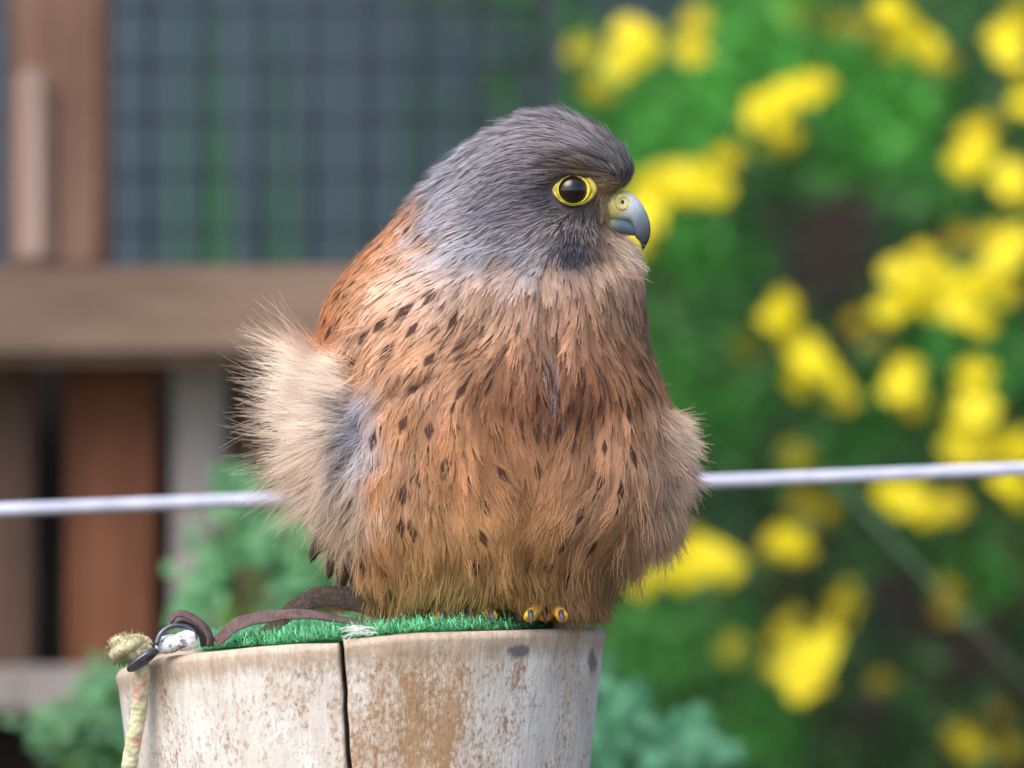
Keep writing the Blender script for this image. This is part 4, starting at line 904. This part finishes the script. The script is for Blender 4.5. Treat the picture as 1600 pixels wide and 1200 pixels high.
R = Ribbons(); sv = unit(np.cross(d, np.array([0, -1.0, 0])))[:, None].repeat(4, 1); R.add(P, sv, np.full((n, 4), 0.8 * S), np.tile(lin((196, 190, 150)), (n, 4, 1)) * rng.uniform(.6, 1.1, (n, 1, 1)), dd[:, None].repeat(4, 1))
tag(R.build('fuzz', m_plumage('cord_fuzz', .3), rope), kind='stuff')
# cobweb over the head of the crack
R = Ribbons(); n = 26
P = np.zeros((n, 6, 3))
for i in range(n):
    a = W(rng.uniform(528, 556), rng.uniform(978, 1000), -.052 + rng.uniform(0, .006)); b_ = W(rng.uniform(552, 592), rng.uniform(978, 994), -.051 + rng.uniform(0, .006))
    for k in range(6): P[i, k] = a + (b_ - a) * k / 5 + np.array([0, -.001, .0012 * math.sin(k / 5 * math.pi)])
tg = unit(P[:, -1] - P[:, 0]); sv = unit(np.cross(tg, np.array([0, -1.0, 0])))[:, None].repeat(6, 1)
R.add(P, sv, np.full((n, 6), 0.7 * S), np.full((n, 6, 3), .8), np.tile([0, -.7, .7], (n, 6, 1)))
tag(R.build('cobweb', m_plumage('web_silk', .4), None), 'wisp of white cobweb over the top of the stump crack', 'cobweb', kind='stuff')

# white cord behind the bird
c0, c1 = W(-2600, 797 + 2600 * .04, .27), W(4200, 797 - 4200 * .04, .27)
cp = np.array([c0 + (c1 - c0) * t for t in np.linspace(0, 1, 120)])
tag(link('white_cord', tube(cp, 0.0031, 12), m_plain('white_cord_fibre', L3(180, 185, 206), 0.75, 0.25, var=0.22, scale=45)), 'taut white cord stretched behind the kestrel', 'cord')

# ------------------------------------------------------------------ background: aviary front
YF = 0.8
def boxp(name, px0, px1, py0, py1, y, depth, mat, parent, bev=0.004, tilt=0.0):
    a, b = W(px0, py1, y), W(px1, py0, y)
    me = box_mesh(b[0] - a[0], depth, b[2] - a[2], bev, 0.0006)
    me.transform(Matrix.Translation(((a[0] + b[0]) / 2, y + depth / 2, (a[2] + b[2]) / 2)) @ Matrix.Rotation(tilt, 4, 'Y'))
    return link(name, me, mat, parent, smooth=False)
fence = empty('aviary_front', (-0.3, YF, 0)); tag(fence, 'timber and wire mesh aviary front with brown boards below a thick rail', 'aviary')
WP = m_wood('post_timber', L3(104, 78, 66), L3(158, 126, 108)); WR = m_wood('rail_timber', L3(100, 84, 72), L3(142, 122, 108), axis=0)
WB = m_wood('board_timber', L3(82, 52, 38), L3(122, 80, 60)); WB2 = m_wood('dull_board_timber', L3(74, 58, 50), L3(104, 84, 74)); WG = m_wood('grey_board_timber', L3(126, 120, 118), L3(164, 158, 156)); WL = m_wood('bleached_timber', L3(138, 114, 102), L3(182, 162, 150))
boxp('post', 12, 166, -900, 430, YF, 0.06, WP, fence, 0.006)
boxp('lath', 22, 78, 105, 412, YF - 0.012, 0.010, WL, fence, 0.004)
boxp('rail', -1500, 850, 418, 572, YF - 0.05, 0.045, WR, fence, 0.008, -0.004)
boxp('bottom_rail', -1500, 850, 1050, 1128, YF - 0.03, 0.04, WG, fence, 0.006, -0.01)
for a, b, m in ((-620, -480, WB2), (-460, -330, WB), (-310, -140, WB2), (-120, 52, WB2), (102, 246, WB), (268, 352, WG), (372, 470, WB2), (485, 600, WB), (620, 730, WB2), (745, 840, WB)):
    boxp('board', a, b, 560, 1080, YF + 0.012, 0.018, m, fence, 0.003)
boxp('gap_shade_sheet', -1500, 850, 566, 1490, YF + 0.05, 0.012, m_wood('painted_gap_shade', L3(40, 36, 36), L3(58, 52, 50)), fence, 0.002)  # added dark sheet, its colour stands in for shade in the board gaps
STM = m_plain('dark_corner_steel', L3(52, 60, 72), 0.6, 0.4)
boxp('corner_post', 850, 866, -900, 3700, YF + 0.062, 0.012, STM, fence, 0.002)
boxp('base_board', -1500, 850, 1500, 3690, YF + 0.015, 0.02, WB2, fence, 0.003)
WIRE = m_plain('weathered_mesh_wire', L3(52, 60, 72), 0.7, 0.3)
zt0, zb0 = W(0, -900, YF)[2], W(0, 560, YF)[2]
def wire(a, b): link('wire', tube(np.array([a, b]), 0.0015, 6), WIRE, fence)
for k in range(-11, 8):
    x = W(220 + 88 * k, 0, YF)[0]; wire(np.array([x, YF + .066, zb0]), np.array([x, YF + .066, zt0]))
for k in range(-9, 4):
    z = W(0, 90 + 88 * k, YF)[2]; xa, xb = W(-800, 0, YF)[0], W(852, 0, YF)[0]; wire(np.array([xa, YF + .0705, z]), np.array([xb, YF + .0705, z]))
# shade cloth wall at the back of the aviary
SC = m_plain('shade_cloth', L3(66, 79, 90), 0.9, 0.1, var=0.2, scale=3)
me = box_mesh(5.0, 0.05, 2.6, 0); me.transform(Matrix.Translation((-2.3, 2.35, 1.3)))
tag(link('shade_cloth_wall', me, SC, smooth=False), 'blue-grey shade cloth wall at the back of the mesh aviary', 'wall')
me = box_mesh(9.0, 0.06, 2.4, 0); me.transform(Matrix.Translation((3.4, 3.4, 1.2)))
tag(link('timber_wall', me, m_wood('dark_wall_timber', L3(60, 52, 52), L3(84, 74, 74), 3), smooth=False), 'dark brown timber wall standing behind the yellow-flowered bush', 'wall')

# ------------------------------------------------------------------ plants
def leaf_geo(n, pos, axis, nrm, length, width, cols):
    """folded leaves: 5 verts, 4 triangles each"""
    sd_ = unit(np.cross(axis, nrm)); V = np.zeros((n, 5, 3)); l = length[:, None]; w_ = width[:, None]
    V[:, 0] = pos; V[:, 1] = pos + axis * l * .5 - nrm * l * .04; V[:, 2] = pos + axis * l - nrm * l * .12
    V[:, 3] = V[:, 1] + sd_ * w_ * .5 + nrm * w_ * .15; V[:, 4] = V[:, 1] - sd_ * w_ * .5 + nrm * w_ * .15
    t = np.array([(0, 3, 1), (1, 3, 2), (0, 1, 4), (1, 2, 4)])
    return V.reshape(-1, 3), (np.arange(n)[:, None, None] * 5 + t[None]).reshape(-1, 3), np.repeat(cols, 5, 0)
LEAF = m_leaf('bush_leaf', None)
bush = empty('flowering_bush', (0.25, 1.6, 0)); tag(bush, 'dense green bush covered in bright yellow daisy flowers', 'bush')
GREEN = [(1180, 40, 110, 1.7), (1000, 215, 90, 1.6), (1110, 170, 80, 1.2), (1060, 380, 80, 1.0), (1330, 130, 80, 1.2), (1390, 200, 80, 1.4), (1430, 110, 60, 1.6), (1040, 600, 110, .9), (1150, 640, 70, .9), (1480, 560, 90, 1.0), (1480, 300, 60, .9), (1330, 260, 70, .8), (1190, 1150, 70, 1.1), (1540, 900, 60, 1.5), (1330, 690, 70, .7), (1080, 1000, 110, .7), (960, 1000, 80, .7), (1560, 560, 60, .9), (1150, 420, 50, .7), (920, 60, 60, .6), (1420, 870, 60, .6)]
GAP = [(1280, 410, 105), (1330, 330, 55), (1225, 905, 55), (1400, 930, 70), (1520, 1010, 70), (1200, 690, 40), (1060, 20, 60), (980, 10, 60), (1340, 1120, 60)]
n = 90000
px = rng.uniform(560, 1900, n); py = rng.uniform(-260, 1900, n); y = rng.uniform(1.4, 2.8, n)
dens = 0.34 + sum(w_ * np.exp(-(((px - a) ** 2 + (py - b) ** 2) / r ** 2)) for a, b, r, w_ in GREEN) * 0.5
gap = sum(np.exp(-(((px - a) ** 2 + (py - b) ** 2) / r ** 2)) for a, b, r in GAP)
dens = dens * np.clip(1 - gap * 1.15, 0, 1) * np.clip((px - 690 + 0.06 * (600 - py)) / 300, 0, 1) ** 1.3; dens = np.where((px > 1620) | (py < -20) | (py > 1220), 0.5, dens)
k_ = rng.random(n) < dens; px, py, y = px[k_], py[k_], y[k_]; n = len(px)
kk = S * (1 + y / DS); pos = np.stack([(px - 800) * kk, y, CZ - (py - 600) * kk], 1); pos[:, 2] = np.maximum(pos[:, 2], 0.02)
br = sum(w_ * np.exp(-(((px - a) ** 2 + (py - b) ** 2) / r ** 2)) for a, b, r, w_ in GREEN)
ax = unit(rng.normal(0, 1, (n, 3)) + np.array([0, -.4, .3])); nr = unit(rng.normal(0, .6, (n, 3)) + np.array([0, -.5, .8])); nr = unit(nr - ax * (nr * ax).sum(1, keepdims=True))
dark_green, bright_green = lin((58, 100, 56)), lin((90, 178, 72)); f = np.clip(br * .62 + rng.normal(0, .15, n), 0, 1)[:, None]  # leaf colour goes from darker to brighter green with the clump weights
V, F, C = leaf_geo(n, pos, ax, nr, rng.uniform(.014, .026, n), rng.uniform(.007, .012, n), np.clip((dark_green * (1 - f) + bright_green * f) * rng.uniform(.7, 1.25, (n, 1)), 0, 1))
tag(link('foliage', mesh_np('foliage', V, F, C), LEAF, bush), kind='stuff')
STEM = m_plain('bush_stem', L3(86, 74, 52), 0.9, 0.1)
for i in range(22):
    a = np.array([rng.uniform(.15, .75), rng.uniform(1.5, 1.9), 0]); b = W(rng.uniform(930, 1700), rng.uniform(-100, 900), rng.uniform(1.4, 2.0)); m = (a + b) / 2 + rng.normal(0, .05, 3)
    link('stem', tube(catmull([a, m, b], 14), np.linspace(.005, .002, 14), 7), STEM, bush)
FL = [(910, 78, .6), (985, 50, 1), (972, 98, 1), (940, 132, .6), (1080, 80, .8), (1005, 78, .9), (1262, 30, .45), (1310, 36, .5), (1238, 18, .4), (1390, 15, 1), (1420, 48, 1), (1446, 72, 1), (1470, 100, .5), (1402, 40, 1), (1592, 30, .8), (1578, 84, .9), (1600, 165, .9), (1572, 60, .9),
      (1192, 165, 1), (1232, 150, 1), (1262, 140, 1), (1225, 208, .8), (1190, 185, 1), (1210, 170, 1), (1132, 246, .85), (1060, 282, .95), (1100, 286, 1), (1032, 300, .95), (1008, 330, 1), (1000, 372, 1), (1122, 296, .9), (1076, 300, 1), (1035, 270, .8), (1010, 352, .95),
      (1520, 212, .85), (1508, 256, .9), (1578, 278, .9), (1540, 196, .6), (1592, 302, 1), (1530, 240, 1), (1400, 424, 1), (1442, 398, .8), (1480, 432, 1), (1420, 462, 1), (1500, 482, 1), (1540, 442, 1), (1572, 402, 1), (1592, 372, .9), (1392, 482, .9), (1505, 372, .5), (1528, 500, .9), (1462, 470, 1), (1572, 452, 1), (1555, 372, .8), (1440, 440, 1), (1515, 450, 1), (1340, 500, .4),
      (1216, 498, 1), (1236, 530, 1), (1262, 560, 1), (1300, 592, 1), (1168, 540, .55), (1226, 478, 1), (1318, 622, .8), (1252, 592, .9), (1280, 570, 1), (1410, 602, .9), (1430, 632, .7), (1414, 580, 1), (1362, 542, .4), (1400, 610, .9),
      (1522, 612, 1), (1510, 652, 1), (1540, 690, 1), (1592, 702, 1), (1526, 582, .9), (1572, 752, 1), (1500, 700, 1), (1530, 640, 1), (1560, 700, 1), (1520, 700, 1), (1244, 712, .6), (1252, 782, .5), (1230, 845, .9), (1288, 800, .5), (1214, 852, .8), (1242, 860, .8), (1412, 782, 1), (1442, 795, 1), (1482, 792, .8), (1390, 772, 1), (1596, 768, 1), (1425, 770, .9),
      (1112, 866, 1), (1132, 882, .9), (1082, 852, .9), (1042, 882, 1), (1002, 908, .9), (1062, 892, 1), (1085, 880, 1), (1100, 890, .9), (1320, 936, .6), (1292, 1000, 1), (1262, 1022, 1), (1242, 1050, 1), (1220, 1002, .8), (1272, 1062, .8), (1310, 968, .7), (1250, 1010, 1), (1280, 1030, 1), (1222, 1040, .8), (1482, 955, .5), (1382, 1065, .5), (1502, 1150, .6), (1572, 1170, .5), (1518, 1168, .6)]
def flower_mesh(name, seed):
    r_ = random.Random(seed); V, F, mi = [(0, 0, .0008)], [], []
    npet = 13
    for i in range(npet):
        a = 2 * math.pi * i / npet + r_.uniform(-.08, .08); l = .0122 * r_.uniform(.85, 1.1); w_ = .0026; dz = r_.uniform(-.0012, .001)
        c, s = math.cos(a), math.sin(a); b = len(V)
        for rr, ww, zz in ((.003, .5, 0), (.008, 1, .0012), (l, .45, dz)):
            for q in (-1, 1): V.append((c * rr - s * q * w_ * ww, s * rr + c * q * w_ * ww, zz))
        F += [(b, b + 1, b + 3, b + 2), (b + 2, b + 3, b + 5, b + 4)]; mi += [0, 0]
    b = len(V); n_ = 12
    for rr, zz in ((.0044, .0004), (.0036, .0022), (.0018, .003)):
        for i in range(n_): a = 2 * math.pi * i / n_; V.append((rr * math.cos(a), rr * math.sin(a), zz))
    for k in range(2):
        for i in range(n_): F.append((b + k * n_ + i, b + k * n_ + (i + 1) % n_, b + (k + 1) * n_ + (i + 1) % n_, b + (k + 1) * n_ + i)); mi.append(1)
    F.append(tuple(b + 2 * n_ + i for i in range(n_))); mi.append(1)
    b = len(V)
    for zz, rr in ((0, .0014), (-.05, .0011)):
        for i in range(5): a = 2 * math.pi * i / 5; V.append((rr * math.cos(a), rr * math.sin(a), zz))
    for i in range(5): F.append((b + i, b + 5 + i, b + 5 + (i + 1) % 5, b + (i + 1) % 5)); mi.append(2)
    me = bpy.data.meshes.new(name); me.from_pydata(V, [], F); me.update(); me.polygons.foreach_set('material_index', mi)
    return me
def m_petal(name, c):
    m = m_leaf(name, c, var=0.12, transl=0.35); return m
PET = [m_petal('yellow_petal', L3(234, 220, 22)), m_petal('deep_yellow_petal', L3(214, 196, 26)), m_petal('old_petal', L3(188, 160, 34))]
DISC = m_plain('flower_disc', L3(236, 206, 24), 0.8, 0.2); FST = m_plain('flower_stalk', L3(88, 128, 56), 0.8, 0.2)
fms = []
for i in range(3):
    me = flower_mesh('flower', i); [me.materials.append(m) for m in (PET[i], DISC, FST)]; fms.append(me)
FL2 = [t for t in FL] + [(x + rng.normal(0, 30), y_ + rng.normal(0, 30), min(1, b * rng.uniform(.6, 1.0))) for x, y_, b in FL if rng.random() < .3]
for x, y_, b in FL2:
    dpt = 1.28 + 0.5 * (1 - b) + rng.uniform(-.06, .06); q = W(x, y_, dpt)
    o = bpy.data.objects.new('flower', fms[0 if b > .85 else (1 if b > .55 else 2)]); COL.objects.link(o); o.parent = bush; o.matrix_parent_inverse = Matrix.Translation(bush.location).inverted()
    o.location = q; d = Vector((rng.normal(0, .35), -1, .55 + rng.normal(0, .3))); o.rotation_euler = d.to_track_quat('Z', 'Y').to_euler(); o.scale = (rng.uniform(.82, 1.12),) * 3
for me in fms: me.polygons.foreach_set('use_smooth', np.ones(len(me.polygons), bool))
# thin slack wire in front of the bush
a, b = W(1290, 735, 1.0), W(1760, 1230, 1.0)
tag(link('thin_wire', tube(np.array([a, b]), .00028, 8), m_plain('pale_wire', L3(150, 176, 160), .5, .4)), 'thin pale wire slanting down across the yellow-flowered bush', 'wire')

# broad-leaved pale plants, low in front of the boards and beside the stump
PALE = m_leaf('pale_broad_leaf', None, .15, .4)
def broad_plant(name, label, root, leaves, col):
    r = empty(name, root); tag(r, label, 'plant', 'pale broad-leaved plants')
    pos, axs, nrs, lens, wds = [], [], [], [], []
    for (x, y_, dp, ln, wd, ang) in leaves:
        dp = .68
        for _ in range(60):
            q = W(x + rng.normal(0, 20), y_ + rng.normal(0, 20), dp + rng.normal(0, .03)); axv = unit(np.array([math.cos(ang) + rng.normal(0, .5), rng.normal(0, .4), math.sin(ang) + rng.normal(0, .5)]))
            nv = unit(np.array([rng.normal(0, .4), -.75, .6])); pos.append(q); axs.append(axv); nrs.append(unit(nv - axv * (nv @ axv))); lens.append(rng.uniform(.009, .015)); wds.append(rng.uniform(.007, .011))
        rt = np.array(root) + np.array([rng.normal(0, .02), rng.normal(0, .02), 0]); tp = W(x, y_, dp)
        link('stalk', tube(catmull([rt, (rt + tp) / 2 + np.array([rng.normal(0, .02), 0, .03]), tp], 10), np.linspace(.005, .0025, 10), 7), FST, r)
    n_ = len(pos); V, F, C = leaf_geo(n_, np.array(pos), np.array(axs), np.array(nrs), np.array(lens), np.array(wds), np.clip(lin(col) * rng.uniform(.8, 1.15, (n_, 1)), 0, 1))
    tag(link('foliage', mesh_np('foliage', V, F, C), PALE, r), kind='stuff')
xl = W(420, 900, .5)
broad_plant('broad_leaf_plant', 'pale green broad-leaved plant between the stump and the brown boards', (float(xl[0]), .5, 0), [(400, 850, .48, .075, .045, .6), (450, 900, .5, .085, .05, .3), (345, 900, .46, .07, .045, 2.2), (480, 830, .52, .07, .04, 1.2), (320, 960, .47, .07, .045, 2.8), (430, 960, .45, .08, .05, .1), (370, 790, .53, .05, .03, 1.7), (510, 890, .5, .07, .05, .2)], (104, 162, 112))
xl = W(150, 1150, .5)
broad_plant('broad_leaf_plant', 'low pale green plant in front of the grey bottom rail', (float(xl[0]), .45, 0), [(135, 1120, .45, .06, .04, .5), (175, 1090, .45, .06, .035, 1.3), (105, 1150, .45, .06, .04, 2.7), (165, 1160, .43, .07, .045, .2), (210, 1180, .45, .07, .04, .8)], (96, 146, 102))
xl = W(1010, 1300, .6)
broad_plant('broad_leaf_plant', 'mint green broad-leaved plant beside the stump under the flowering bush', (float(xl[0]), .6, 0), [(970, 1120, .55, .055, .04, 1.4), (955, 1180, .55, .06, .04, 2.0), (1050, 1165, .58, .06, .035, .4), (1010, 1200, .55, .07, .045, .9), (1090, 1190, .6, .05, .03, .2)], (84, 146, 112))

# reeds growing inside the aviary, seen through the mesh
REED = m_leaf('reed_leaf', None, .2, .4)
for cxp, w_, lab in ((372, 60, 'slender green reed clump behind the mesh close to the post'), (595, 90, 'fuller green reed clump behind the mesh above the rail end')):
    base = W(cxp, 600, 1.75); r = empty('reed_clump', (float(base[0]), 1.75, 0)); tag(r, lab, 'plant', 'reeds inside the aviary')
    for i in range(8):
        a = np.array([base[0] + rng.normal(0, .02), 1.75 + rng.normal(0, .05), 0]); tp = W(cxp + rng.normal(0, w_), rng.uniform(-300, 260), 1.75 + rng.normal(0, .08)); m_ = (a + tp) / 2 + np.array([rng.normal(0, .02), 0, .05])
        c = catmull([a, m_, tp], 16); sdv = np.array([1.0, rng.normal(0, .4), 0]); sdv = unit(sdv); wv = .006 * np.minimum(1, (1 - np.linspace(0, 1, 16)) * 3 + .05)
        V = np.concatenate([np.stack([c[k] - sdv * wv[k], c[k] + np.array([0, .003, 0]), c[k] + sdv * wv[k]]) for k in range(16)])
        F = [(k * 3 + j, k * 3 + j + 1, (k + 1) * 3 + j + 1, (k + 1) * 3 + j) for k in range(15) for j in range(2)]
        link('leaf', mesh_np('leaf', V, F, np.tile(lin((70, 124, 84)) * rng.uniform(.7, 1.2), (48, 1))), REED, r)
for o in list(scene.objects):
    if o.parent is None and o.name.split('.')[0] in ('leather_jess', 'leather_loop', 'swivel', 'leash_rope', 'cobweb'): o.location.y -= 0.012
